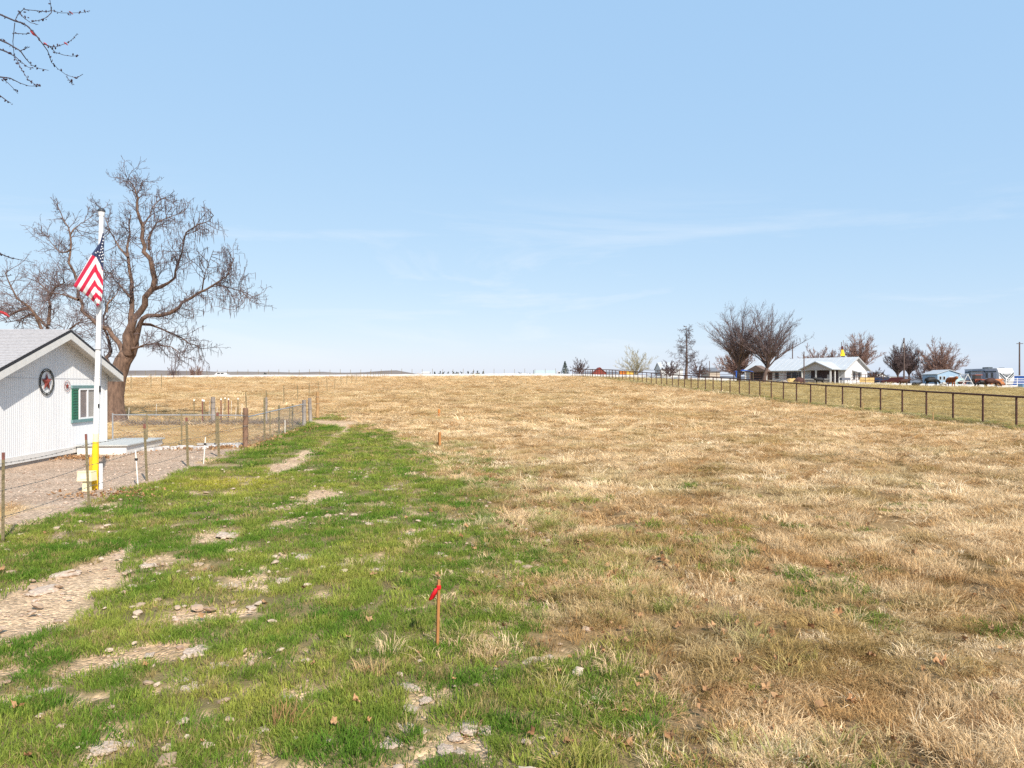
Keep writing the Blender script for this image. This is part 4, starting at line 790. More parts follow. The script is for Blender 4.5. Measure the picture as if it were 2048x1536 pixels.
# big pod-bearing tree behind the home; limbs follow the photograph, spread in depth
tb = gp(229, 843); TY = tb.y; tree = empty('catalpa_tree', tb, 0, 'large bare tree with hanging seed pods rising behind the white home', 'tree')
def lp(pts, r0, r1, dy):
    n_ = len(pts); P = []
    for k, (x, y) in enumerate(pts): P.append(at(x, y, TY + dy * (k / (n_ - 1)) ** 1.0) - tb)
    return P, [r0 + (r1 - r0) * k / (n_ - 1) for k in range(n_)]
trunk = MB(); P, rd = lp([(229, 846), (228, 820), (228, 792), (234, 755), (246, 722), (258, 705), (264, 688), (263, 664)], 0.6, 0.34, 0.3); rd[0] = 0.78; rd[1] = 0.56; trunk.tube(P, rd, 14); trunk.build('trunk', bark, tree, True)
LIMB = [([(250, 716), (264, 689), (261, 636), (264, 597), (264, 565), (258, 531), (254, 497), (260, 468), (262, 430)], .30, .05, 1.2), ([(257, 708), (269, 636), (290, 610), (306, 576), (306, 544), (301, 518), (290, 494), (286, 460), (280, 439), (274, 405), (271, 385), (264, 368), (256, 358)], .34, .03, -1.6),
 ([(308, 578), (338, 565), (351, 541), (364, 505), (372, 465), (396, 449), (427, 431)], .13, .025, -3.0), ([(298, 500), (306, 457), (327, 439), (369, 423)], .10, .025, 1.4), ([(258, 700), (280, 647), (295, 631), (340, 626), (364, 605), (396, 586), (427, 570), (454, 552), (469, 515)], .24, .03, -2.4),
 ([(430, 568), (456, 575), (485, 584), (500, 600)], .05, .02, -2.6), ([(404, 582), (411, 545), (427, 500)], .05, .02, -1.5), ([(250, 716), (245, 702), (224, 671), (208, 655), (185, 639), (163, 621), (156, 594), (148, 544), (140, 510), (140, 468), (127, 441), (113, 407)], .27, .03, 1.8),
 ([(228, 780), (219, 745), (212, 716), (219, 689), (208, 657), (211, 623), (222, 600)], .2, .06, 2.4), ([(262, 700), (274, 696), (311, 687), (343, 694), (369, 715)], .12, .02, -2.0), ([(282, 648), (316, 655), (364, 676), (396, 692), (404, 700)], .10, .02, 1.6), ([(262, 596), (240, 570), (222, 545), (205, 535)], .08, .02, 2), ([(256, 515), (230, 480), (212, 440), (205, 415)], .07, .02, 2.2),
 ([(157, 600), (130, 590), (100, 585), (72, 570)], .09, .03, 1.5), ([(141, 500), (120, 505), (98, 480), (85, 465)], .06, .02, 1.0), ([(140, 470), (158, 450), (175, 445)], .05, .02, .5), ([(285, 455), (300, 430), (318, 400), (330, 395)], .06, .02, 1.5), ([(214, 625), (232, 590), (240, 560)], .06, .02, 1.0), ([(273, 390), (284, 372), (288, 362)], .03, .012, .5)]
PT = dict(seg=[5, 4, 3, 3], wob=[.18, .25, .3, .3], up=[.08, .06, .05, .05], n=[7, 6, 3, 0], start=[.2, .2, .2, .2], ang=[.95, .9, .8, .7], len=[.42, .5, .5, .5], rr=[.5, .5, .6, .6], sides=[5, 4, 3, 3], max=4, rmin=0.0085, taper=.35)
rg = random.Random(4); tips = []
for k, (px_, r0, r1, dy) in enumerate(LIMB):
    mb = MB(); P, rd = lp(px_, r0, r1, dy); Q = [P[0]]; RQ = [rd[0]]
    for a in range(len(P) - 1):
        for s_ in (0.5, 1.0): v = P[a].lerp(P[a + 1], s_) + Vector((rg.gauss(0, .05), rg.gauss(0, .15), rg.gauss(0, .05))) * (1 if s_ < 1 else 0); Q.append(v); RQ.append(rd[a] + (rd[a + 1] - rd[a]) * s_)
    RQ = [q_ * (.9 if k_ < 2 else .62) for k_, q_ in enumerate(RQ)]; mb.tube(Q, RQ, 8, cap=False); mb.build('limb', bark, tree, True)
    tw = MB(); Lt = sum((Q[i + 1] - Q[i]).length for i in range(len(Q) - 1)); n_ = max(6, int(Lt * 4.2))
    for j in range(n_):
        t = 0.18 + 0.82 * (j + rg.random()) / n_; f = t * (len(Q) - 1); i = min(int(f), len(Q) - 2); q = Q[i].lerp(Q[i + 1], f - i); d = (Q[i + 1] - Q[i]).normalized(); ax = d.orthogonal().normalized(); ax.rotate(Matrix.Rotation(rg.uniform(0, 6.283), 3, d)); dd = d.copy(); dd.rotate(Matrix.Rotation(rg.uniform(.6, 1.25), 3, ax))
        if rg.random() < .35: dd.z -= .35; dd.normalize()
        grow(tw, q, dd, rg.uniform(.8, 1.85) * (1.15 - .45 * t), 0.024, 1, PT, rg, tips if px_[-1][0] > 300 or rg.random() < .12 else None)
    tw.build('twigs', twig_g, tree)
mb = MB(); rg.shuffle(tips)
for q in tips[:900]:
    h = rg.uniform(.25, .5); o_ = q + Vector((rg.gauss(0, .03), rg.gauss(0, .03), -h)); mb.tube([q, q.lerp(o_, .15), q.lerp(o_, .6), o_], [.005, .013, .013, .004], 3, cap=False)
o = mb.build('seed_pods', M('pod_brown', (0.075, 0.05, 0.05), 0.8, 0.2), tree); o['kind'] = 'stuff'
# second, smaller tree behind the roof
t2 = on(112, 50); tr2 = empty('yard_tree', t2, 0, 'smaller bare tree showing above the pale shingle roof of the home', 'tree')
def lp2(pts, dy): return [at(x, y, 50 + dy * k / (len(pts) - 1)) - t2 for k, (x, y) in enumerate(pts)]
mb = MB(); mb.tube(lp2([(112, 850), (110, 800), (106, 740), (100, 690)], 0), [.4, .32, .27, .22], 10); mb.build('trunk', bark, tr2, True)
for k, (px_, dy) in enumerate([([(100, 695), (84, 660), (71, 631), (58, 613), (34, 597), (18, 565), (10, 545)], -1.5), ([(103, 700), (95, 655), (77, 635), (60, 628), (40, 640), (10, 645)], 1.5), ([(97, 650), (100, 610), (95, 580), (70, 560)], 2), ([(104, 710), (125, 670), (150, 650), (165, 640)], -1), ([(60, 615), (40, 620), (20, 630), (-10, 615)], 1), ([(95, 600), (110, 575), (130, 565)], -1)]):
    mb = MB(); Q = lp2(px_, dy); mb.tube(Q, [.13 - .105 * i / (len(Q) - 1) for i in range(len(Q))], 6, cap=False); mb.build('limb', bark, tr2, True)
    tw = MB()
    for j in range(26):
        t = .1 + .9 * (j + rg.random()) / 26; f = t * (len(Q) - 1); i = min(int(f), len(Q) - 2); q = Q[i].lerp(Q[i + 1], f - i); d = (Q[i + 1] - Q[i]).normalized(); ax = d.orthogonal().normalized(); ax.rotate(Matrix.Rotation(rg.uniform(0, 6.283), 3, d)); d.rotate(Matrix.Rotation(rg.uniform(.6, 1.2), 3, ax)); grow(tw, q, d, rg.uniform(1.0, 2.2), 0.026, 1, PT, rg)
    tw.build('twigs', twig_m, tr2)
# near tree outside the frame whose budding twigs hang into the upper left
BY = 6.2; nb_ = Vector((-7.6, 5.2, g(-7.6, 5.2))); bt = empty('budding_tree', nb_, 0, 'near tree whose thin budding twigs hang into the sky above the yard', 'tree')
mb = MB(); mb.tube([(0, 0, -.1), (0.05, 0, 1.5), (0.0, 0.1, 3.2), (0.1, 0.2, 4.6), (0.2, 0.3, 6.6)], [.24, .2, .16, .12, .05], 10); mb.build('trunk', bark, bt, True)
def bq(x, y, dy=0): return at(x * .15625, y * .15625, BY + dy) - nb_
BR = [[(-900, -420), (-400, 20), (0, 185), (190, 268), (290, 295), (350, 335), (430, 410), (530, 540), (610, 650), (660, 800), (740, 880), (850, 960), (980, 1000), (1060, 950)], [(190, 268), (230, 180), (300, 120), (450, 135), (590, 150), (660, 135), (780, 165), (930, 165), (1060, 160), (1150, 135)], [(660, 135), (650, 70), (640, 10)], [(250, 160), (310, 230), (390, 290), (490, 315)], [(660, 160), (600, 220), (540, 250), (460, 270), (400, 260)],
 [(560, 560), (650, 595), (720, 600), (800, 570), (880, 540), (950, 480), (985, 430)], [(640, 600), (710, 670), (820, 705), (920, 720), (1010, 710)], [(-700, 300), (-300, 520), (0, 630), (90, 670), (190, 720), (300, 815), (360, 860), (430, 870)], [(210, 760), (270, 880), (360, 1020), (440, 1075), (520, 1105)], [(-500, 300), (0, 510), (110, 560), (260, 650), (330, 750), (400, 830), (500, 875), (620, 900)], [(-700, 800), (-300, 940), (0, 985), (130, 1000), (260, 1065), (370, 1100), (520, 1105)],
 [(190, 290), (165, 530), (180, 700)], [(185, 425), (330, 435), (370, 425)], [(40, 1010), (100, 1060), (170, 1130), (230, 1200)], [(260, 650), (330, 620), (380, 600)], [(850, 980), (900, 1040), (940, 1080)], [(-300, 900), (-60, 1180), (90, 1290), (140, 1320)], [(-900, 2900), (-300, 3150), (0, 3245), (130, 3300), (290, 3330), (440, 3360)], [(-900, 3400), (-300, 3500), (20, 3540), (160, 3520)]]
budm = M('dark_buds', (0.05, 0.03, 0.045), 0.7, 0.2); budr = M('red_buds', (0.36, 0.03, 0.035), 0.6, 0.2); twig_n = M('near_twig', (0.07, 0.055, 0.065), 0.8, 0.2); rg = random.Random(9)
hub = Vector((0.1, 0.2, 4.6))
for bi, br in enumerate(BR):
    Q = [bq(x, y, .25 * math.sin(k * .7 + bi)) for k, (x, y) in enumerate(br)]
    if br[0][0] < -200: Q = [hub if br[0][1] < 2000 else Vector((0, .1, 3.0))] + Q
    n_ = len(Q); mb = MB(); r0 = .0105 if br[0][0] < -200 else .0034; mb.tube(Q, [max(.0022, r0 * (1 - 1.1 * k / n_)) if r0 > .01 else r0 * (1 - .6 * k / n_) for k in range(n_)], 5, cap=False); mb.build('branch', twig_n, bt, True)
    bd = MB()
    for a in range(n_ - 1):
        if Q[a].x + nb_.x < -5.2: continue
        Lx = (Q[a + 1] - Q[a]).length; m_ = max(1, int(Lx / .033))
        for j in range(m_):
            if rg.random() < .28: continue
            c = Q[a].lerp(Q[a + 1], (j + rg.random()) / m_) + Vector((rg.gauss(0, .006), rg.gauss(0, .006), rg.gauss(0, .006))); s_ = rg.choice([.005, .006, .008, .011]) * (1.3 if rg.random() < .12 else 1); d = Vector((rg.gauss(0, 1), rg.gauss(0, .6), rg.gauss(0, 1))).normalized() * s_
            bd.tube([c - d, c - d * .3, c + d * .5, c + d * 1.2], [.001, s_ * .55, s_ * .6, .001], 5, cap=False, m=0)
    if bd.v: o = bd.build('buds', budm, bt); o['kind'] = 'stuff'
mb = MB()
for (x, y, s_) in [(430, 430, .03), (585, 565, .018), (905, 160, .014), (840, 555, .014), (70, 4020, .03), (20, 4000, .024), (330, 3870, .0)]:
    if not s_: continue
    c = bq(x, y, -.02); mb.tube([c + Vector((-s_, 0, s_ * .8)), c, c + Vector((s_, 0.01, -s_ * .8))], [.003, s_ * .5, .003], 6)
o = mb.build('red_blossom', budr, bt); o['kind'] = 'stuff'

# ---------------------------------------------------------------- trees on the right and far off
def bare_tree(name, x, Y, h, P, seed, label, tmat, bmat, group=None, lean=(0, 0), tl=0.42, r=None, rmin=0.010, W=None):
    """trunk, limbs that fan out to points on a crown surface, side branches and twigs"""
    p = on(x, Y); rg = random.Random(seed); e = empty(name, p, 0, label, 'tree', group); W = W or h; r = r or h * .027; st = P['style']; f_ = max(.5, min(1.0, h / 11))
    tr = MB(); br = MB(); ht = h * P['trunk']; top = Vector((lean[0] * ht, lean[1] * ht, ht)); tr.tube([Vector((0, 0, -.2)), Vector((lean[0] * ht * .2, 0, ht * .3)), Vector((lean[0] * ht * .6, .0, ht * .7)), top], [r * 1.3, r, r * .85, r * .6], 9, cap=False); tr.build('trunk', tmat, e, True)
    T = dict(seg=[3, 3, 2], wob=[.16, .22, .25], up=[.1, .07, .05], n=[P['k2'], P['k3'], 0], start=[.15, .15, .2], ang=[.55, .6, .6], len=[.55, .5, .5], rr=[.55, .6, .6], sides=[4, 3, 3], max=3, rmin=rmin, taper=.4)
    nl = P['limbs']
    for k in range(nl):
        a = k * 2.39996 + rg.uniform(-.3, .3); u = (k + .5) / nl
        el = math.acos(1 - u * (1 - math.cos(P['spread']))) ; rad = rg.uniform(.82, 1.04) * (1 if k % 3 else rg.uniform(.6, .9))
        cz = h * P['cz']; end = Vector((W / 2 * math.sin(el) * math.cos(a) * rad, W / 2 * math.sin(el) * math.sin(a) * rad, cz + (h - cz) * math.cos(el) * rad)) + Vector((top.x * .8, 0, 0))
        s0 = top * rg.uniform(.72, 1.0); d = (end - s0); c1 = s0 + Vector((d.x * .28, d.y * .28, max(d.z, .15 * h) * .52)); n_ = 8; Q = []; RQ = []; r0 = r * P['lr'] * rg.uniform(.6, 1.1)
        for q in range(n_ + 1): t = q / n_; Q.append(s0 * (1 - t) ** 2 + c1 * 2 * t * (1 - t) + end * t * t + Vector((rg.gauss(0, .05), rg.gauss(0, .05), rg.gauss(0, .05))) * (d.length * .12 if q else 0)); RQ.append(max(rmin * 1.2, r0 * (1 - .85 * t)))
        br.tube(Q, RQ, 5, cap=False); m_ = P['k1']
        for j in range(m_):
            t = .22 + .78 * (j + rg.random()) / m_; f = t * n_; i = min(int(f), n_ - 1); q = Q[i].lerp(Q[i + 1], f - i); dd = (Q[i + 1] - Q[i]).normalized(); ax = dd.orthogonal().normalized(); ax.rotate(Matrix.Rotation(rg.uniform(0, 6.283), 3, dd)); dd.rotate(Matrix.Rotation(rg.uniform(.3, .75), 3, ax)); dd = (dd + Vector((0, 0, .18))).normalized()
            grow(br, q, dd, d.length * rg.uniform(.16, .34) * (1.15 - .5 * t), max(rmin, RQ[i] * .55), 0, T, rg)
    br.build('crown', bmat, e); return e
def cone_tree(name, x, Y, h, seed, label, tmat, bmat, W):
    p = on(x, Y); rg = random.Random(seed); e = empty(name, p, 0, label, 'tree'); tr = MB(); br = MB(); Q = [Vector((rg.gauss(0, .06), rg.gauss(0, .06), h * k / 9 - (.2 if k == 0 else 0))) for k in range(10)]; tr.tube(Q, [.32 * (1 - .9 * k / 9) + .02 for k in range(10)], 8); tr.build('trunk', tmat, e, True)
    T = dict(seg=[5, 4, 3], wob=[.3, .38, .4], up=[-.03, -.05, -.06], n=[9, 5, 0], start=[.25, .2, .2], ang=[.9, .9, .6], len=[.5, .55, .5], rr=[.5, .6, .6], sides=[4, 3, 3], max=3, rmin=.02, taper=.35)
    for k in range(34):
        t = .16 + .84 * (k + rg.random()) / 34; a = k * 2.4; z = h * t; d = Vector((math.cos(a), math.sin(a), rg.uniform(.1, .7))).normalized(); L_ = W / 2 * (1.15 - t * .9) * rg.uniform(.6, 1.15); grow(br, Vector((0, 0, z)), d, L_, .07 * (1.2 - t), 0, T, rg)
    br.build('crown', bmat, e); return e
ROUND = dict(style=1, trunk=.12, limbs=42, spread=1.55, cz=.34, k1=12, k2=6, k3=3, lr=.38)
VASE = dict(style=0, trunk=.25, limbs=30, spread=1.4, cz=.42, k1=14, k2=6, k3=3, lr=.46)
WILLOW = dict(style=1, trunk=.1, limbs=24, spread=1.5, cz=.25, k1=9, k2=4, k3=2, lr=.36)
SMALL = dict(style=1, trunk=.12, limbs=18, spread=1.5, cz=.3, k1=7, k2=5, k3=2, lr=.4)
bare_tree('elm_tree', 1478, 126, 13.4, VASE, 1, 'tall bare vase shaped elm left of the leaning elm before the farmhouse', bark_d, twig_m, 'elms before the farmhouse', W=14.5)
bare_tree('elm_tree', 1527, 122, 12.9, VASE, 12, 'bare spreading elm with trunk leaning toward the farmhouse porch', bark_d, twig_m, 'elms before the farmhouse', lean=(.25, 0), W=15)
cone_tree('larch_tree', 1373, 150, 11.2, 3, 'narrow upright bare tree with gnarled drooping branches by the lane', bark_d, twig_g, 9.0)
bare_tree('willow_tree', 1272, 172, 7.6, WILLOW, 4, 'pale yellowish rounded willow behind the rusty fence', M('pale_bark', (0.24, 0.19, 0.13), .95), twig_y, tl=.30, rmin=0.021, W=10)
bare_tree('reddish_shrub_tree', 1475, 150, 6.6, ROUND, 5, 'dense reddish twiggy bush behind the tall elms', bark_d, twig_r, tl=.26, rmin=0.024, W=9.5)
bare_tree('mauve_shrub', 1340, 160, 4.4, SMALL, 6, 'dark mauve thicket left of the narrow upright tree', bark_d, twig_m, tl=.28, rmin=0.030, W=5.5)
bare_tree('mauve_shrub', 1398, 158, 4.2, SMALL, 7, 'dark mauve thicket right of the narrow upright tree', bark_d, twig_m, tl=.28, rmin=0.030, W=5.5)
bare_tree('bare_shrub', 1159, 196, 5.4, SMALL, 8, 'round bare shrub beside the dark fir tree on the crest', bark_d, twig_g, tl=.3, rmin=0.030, W=6)
bare_tree('reddish_tree', 1718, 165, 11.3, VASE, 9, 'reddish bare tree rising behind the farmhouse gable end', twig_r, twig_r, tl=.3, rmin=0.021, W=9.5)
bare_tree('reddish_shrub_tree', 1640, 172, 8.0, ROUND, 10, 'red brown thicket showing above the farmhouse roof', bark_d, twig_r, tl=.3, rmin=0.030, W=14)
bare_tree('bare_tree', 1796, 165, 8.8, VASE, 11, 'open bare tree beside the tall utility pole', bark_d, twig_m, tl=.3, rmin=0.018, W=7.5)
bare_tree('bare_tree', 1818, 172, 9.6, VASE, 14, 'mauve bare tree between utility pole and round orange tree', bark_d, twig_m, tl=.3, rmin=0.021, W=7)
bare_tree('orange_tree', 1878, 168, 10.4, ROUND, 13, 'large round orange twigged tree behind the blue shed', twig_r, twig_r, tl=.30, rmin=0.022, W=12.2)
bare_tree('mauve_shrub', 1845, 160, 4.6, SMALL, 15, 'mauve thicket left of the blue shed', bark_d, twig_m, tl=.28, rmin=0.030, W=7)
bare_tree('orange_shrub', 1748, 170, 3.6, SMALL, 16, 'low rust orange shrub right of the farmhouse', twig_r, twig_r, tl=.28, rmin=0.030, W=7)
bare_tree('far_tree', 346, 214, 4.3, SMALL, 17, 'dark bare tree beyond the gravel bank right of the big tree', bark_d, twig_m, rmin=0.022, tl=.3, W=4.6)
bare_tree('far_tree', 397, 214, 4.6, SMALL, 18, 'wider of two pale upright trees beyond the gravel bank', bark_d, twig_r, rmin=0.022, tl=.3, W=3.2)
bare_tree('far_tree', 384, 214, 3.9, SMALL, 19, 'thin pale bare tree beside a wider one beyond the bank', bark_d, twig_r, rmin=0.022, tl=.3, W=2.0)
rg = random.Random(30); dkg = M('far_foliage', (0.05, 0.06, 0.055), 1, 0.2, .3)
proto_t = None
for k, (x, top) in enumerate([(532, 746), (874, 743), (884, 744), (901, 744), (912, 743), (921, 744), (940, 742), (955, 746), (961, 742), (1043, 745), (1052, 747), (1062, 746), (1100, 748)]):
    Y = 560 + 12 * k; p = on(x, Y); h = H + (768 - top) / F * Y - p.z
    if proto_t is None: e = bare_tree('distant_tree', x, Y, 10, SMALL, 31, '', dkg, dkg, rmin=0.200); proto_t = e
    else: e = copy_tree(proto_t)
    e.location = p; e.scale = (h / 10, h / 10, h / 10); e.rotation_euler[2] = k * 1.3; tag(e, 'tiny dark tree on the far horizon beyond the crest', 'tree', 'trees on the horizon')
def fir(name, x, Y, h, wd, label, group=None, seed=1):
    p = on(x, Y); e = empty(name, p, 0, label, 'tree', group); rg = random.Random(seed); mb = MB(); mb.tube([(0, 0, -.1), (0, 0, h)], [.16, .02], 6); mb.build('trunk', bark_d, e); c = MB()
    for k in range(900):
        t = rg.random() ** .8; z = h * (.08 + .92 * t); rr = wd * (1 - t) * rg.uniform(.5, 1.1) + .05; a = rg.uniform(0, 6.283); q = Vector((rr * math.cos(a), rr * math.sin(a), z - rr * .25)); s_ = .22 * (1.2 - t * .6); d = Vector((math.cos(a), math.sin(a), -.35)) * s_; s2 = Vector((-math.sin(a), math.cos(a), rg.uniform(-.3, .3))) * s_ * .6
        c.face([q - d, q + s2, q + d, q - s2])
    c.build('crown', M('fir_green', (0.022, 0.04, 0.028), .95, .3, 2, c2=(0.06, 0.085, 0.05)), e)
fir('fir_tree', 1130, 200, 4.6, 1.7, 'small dark green fir tree standing alone on the crest')
fir('distant_fir', 932, 600, 9.5, 3.2, 'tiny pointed dark fir on the far horizon', seed=4)
# ---------------------------------------------------------------- farmhouse on the right
def gpart(root, name, mat, boxes, m=0):
    mb = MB()
    for (c, d) in boxes: mb.box(c, d)
    return mb.build(name, mat, root)
fh = empty('farmhouse', (60, 128, g(58, 131) - 0.05), math.atan2(-.77, .64), 'white farmhouse with pale metal roof and gabled screened porch', 'house')
fwall = M('farm_siding', (0.58, 0.57, 0.58), .7, .06, 2); froof = M('pale_metal_roof', (0.46, 0.48, 0.50), .5, .05, 1); fglass = M('dark_window', (0.03, 0.03, 0.035), .2, .1, spec=.6); fpost = M('porch_white', (0.62, 0.61, 0.60), .6, .04); fshade = M('porch_shade', (0.12, 0.09, 0.09), .9, .2); skirt = M('porch_lattice', (0.33, 0.31, 0.32), .9, .15, 6); eave_m = M('grey_fascia', (0.36, 0.36, 0.37), .6)
mb = MB(); mb.prism([Vector((0, 0, -.4)), Vector((0, 9, -.4)), Vector((0, 9, 2.75)), Vector((0, 4.5, 4.9)), Vector((0, 0, 2.75))], (0, 0, 0), (-20, 0, 0)); mb.build('wall', fwall, fh)
for sg in (0, 1):
    y0, y1 = (4.5, -.55) if sg == 0 else (4.5, 9.55); z1 = 2.75 - .55 * 2.15 / 4.5
    mb = MB(); mb.prism([Vector((.45, y0, 4.93)), Vector((.45, y1, z1 + .03)), Vector((.45, y1, z1 + .13)), Vector((.45, y0, 5.05))], (0, 0, 0), (-20.9, 0, 0)); ro = mb.build('roof_slope', froof, fh)
    for k in range(21):
        x = .4 - k * 1.04; q = MB(); q.prism([Vector((x, y0, 5.05)), Vector((x, y1, z1 + .13)), Vector((x, y1, z1 + .17)), Vector((x, y0, 5.09))], (0, 0, 0), (-.05, 0, 0)); q.build('seam_rib', froof, ro)
    mb = MB(); mb.prism([Vector((.46, y0, 4.78)), Vector((.46, y1, z1 - .1)), Vector((.46, y1, z1 + .08)), Vector((.46, y0, 4.99))], (0, 0, 0), (.05, 0, 0)); mb.build('rake_board', eave_m, fh)
# porch
px0, px1, pyf = -6.4, -.9, -3.4; pm = (px0 + px1) / 2
for sg in (-1, 1):
    xe = px0 - .4 if sg < 0 else px1 + .4
    mb = MB(); mb.prism([Vector((pm, pyf - .3, 4.05)), Vector((xe, pyf - .3, 2.62)), Vector((xe, pyf - .3, 2.72)), Vector((pm, pyf - .3, 4.17))], (0, 0, 0), (0, 6.0, 0)); mb.build('porch_roof', froof, fh)
    mb = MB(); mb.prism([Vector((pm, pyf - .31, 3.96)), Vector((xe, pyf - .31, 2.53)), Vector((xe, pyf - .31, 2.70)), Vector((pm, pyf - .31, 4.13))], (0, 0, 0), (0, -.05, 0)); mb.build('porch_rake', eave_m, fh)
mb = MB(); mb.prism([Vector((px0, pyf, 2.55)), Vector((px1, pyf, 2.55)), Vector((px1, pyf, 2.78)), Vector((pm, pyf, 4.0)), Vector((px0, pyf, 2.78))], (0, 0, 0), (0, .12, 0)); mb.build('porch_gable', M('gable_grey', (0.50, 0.48, 0.50), .7, .05), fh)
for x in (px0 + .1, pm, px1 - .1): gpart(fh, 'porch_post', fpost, [((x, pyf + .06, 1.05), (.24, .2, 3.0))])
for y in (-1.7, -.1): gpart(fh, 'porch_post', fpost, [((px1 - .1, y, 1.05), (.2, .2, 3.0))])
gpart(fh, 'porch_rail', fpost, [((pm, pyf + .05, .92), (px1 - px0, .1, .16))]); gpart(fh, 'porch_skirt', skirt, [((pm, pyf + .1, .2), (px1 - px0 - .2, .05, 1.3))]); gpart(fh, 'porch_floor', skirt, [((pm, pyf / 2, .1), (px1 - px0 - .3, -pyf - .3, .12))])
gpart(fh, 'porch_shade_panel', fshade, [((pm, -.03, 1.5), (px1 - px0 - .2, .05, 2.3))]); gpart(fh, 'porch_door', fpost, [((pm + .9, -.08, 1.2), (.9, .05, 1.1))])  # dark panel over the white wall imitates shade under the porch roof
# left wing with its own front gable
mb = MB(); mb.prism([Vector((-19, -2.2, 2.5)), Vector((-14, -2.2, 2.5)), Vector((-16.5, -2.2, 3.7))], (0, 0, 0), (0, 2.2, 0)); mb.build('wing_gable', M('brown_shaded_gable', (0.17, 0.12, 0.10), .9, .15), fh)  # brown gable, its colour darkened by the shadow on it
for x in (-18.8, -14.2): gpart(fh, 'wing_post', fpost, [((x, -2.1, 1.1), (.2, .2, 2.85))])
gpart(fh, 'wing_shade_panel', fshade, [((-16.5, -.03, 1.2), (4.6, .05, 2.3))])  # dark panel standing in for shade beneath the wing gable
for (x, w_) in ((-8.3, .8), (-9.6, .9), (-10.7, .9), (-13.2, .7)):
    o = gpart(fh, 'window', eave_m, [((x, -.03, 1.7), (w_ + .16, .06, 1.35))]); gpart(o, 'pane', fglass, [((x, -.07, 1.7), (w_, .04, 1.2))])
for y in (3.6, 5.6):
    o = gpart(fh, 'window', eave_m, [((.03, y, 1.5), (.06, .9, 1.3))]); gpart(o, 'pane', fglass, [((.07, y, 1.5), (.04, .72, 1.15))])
mb = MB(); mb.prism([Vector((0, 2.8, 2.5)), Vector((1.0, 2.8, 2.2)), Vector((1.0, 2.8, 2.28)), Vector((0, 2.8, 2.6))], (0, 0, 0), (0, 3.8, 0)); mb.build('window_awning', froof, fh)
mb = MB(); mb.tube([(-6, 4.5, 4.9), (-6, 4.5, 5.45)], .1, 6); mb.build('vent_pipe', eave_m, fh)
def pole(x, Y, ytop, r, label, arms=False, tr=None, name='utility_pole'):
    p = on(x, Y); h = at(x, ytop, Y).z - p.z; e = empty(name, p, 0, label, 'utility pole'); mb = MB(); mb.tube([(0, 0, -.1), (0, 0, h)], [r, r * .75], 8); mb.build('pole', bark_d, e)
    if tr: mb = MB(); mb.tube([(tr, -.15, h - 1.9), (tr, -.15, h - 1.1)], .22, 8); mb.build('transformer', M('transformer_grey', (.3, .31, .33), .5), e)
    if arms: mb = MB(); mb.box((0, -.12, h - .35), (1.4, .1, .12)); mb.build('crossarm', bark_d, e)
    return p + Vector((0, 0, h))
pole(1808, 142, 676, .17, 'tall utility pole with transformer standing among bare trees', False, -.3)
pole(2039, 150, 684, .17, 'tall plain utility pole beside the white travel trailer', True)
pole(1585, 150, 690, .13, 'thin pole rising behind the farmhouse roof'); pole(1608, 119, 703, .11, 'short dark pole in front of the farmhouse porch corner', name='yard_pole'); pole(1419, 152, 722, .09, 'thin pole left of the elm trees by the lane', name='yard_pole')
e = empty('yellow_flag_pole', on(1683, 160), 0, 'pole with limp yellow flag rising behind the farmhouse roof', 'flagpole'); hz_ = at(1683, 684, 160).z - e.location.z
mb = MB(); mb.tube([(0, 0, 0), (0, 0, hz_)], .07, 6); mb.build('pole', bark_d, e); mb = MB()
for k in range(9):
    for sx_ in (-1, 0, 1): mb.v.append((.1 + (.2 + .55 * k / 8) * (sx_ * .7 + .2), -.1 * math.sin(k * .9 + sx_) - .1, hz_ - .9 - k * .28))
for k in range(8):
    for j in range(2): a = k * 3 + j; mb.f.append((a, a + 1, a + 4, a + 3)); mb.m.append(0 if k > 2 else 1)
o = mb.build('cloth', [M('flag_yellow', (.75, .55, .03), .8), M('flag_dark', (.10, .03, .03), .8)], e); o.modifiers.new('s', 'SOLIDIFY').thickness = .01
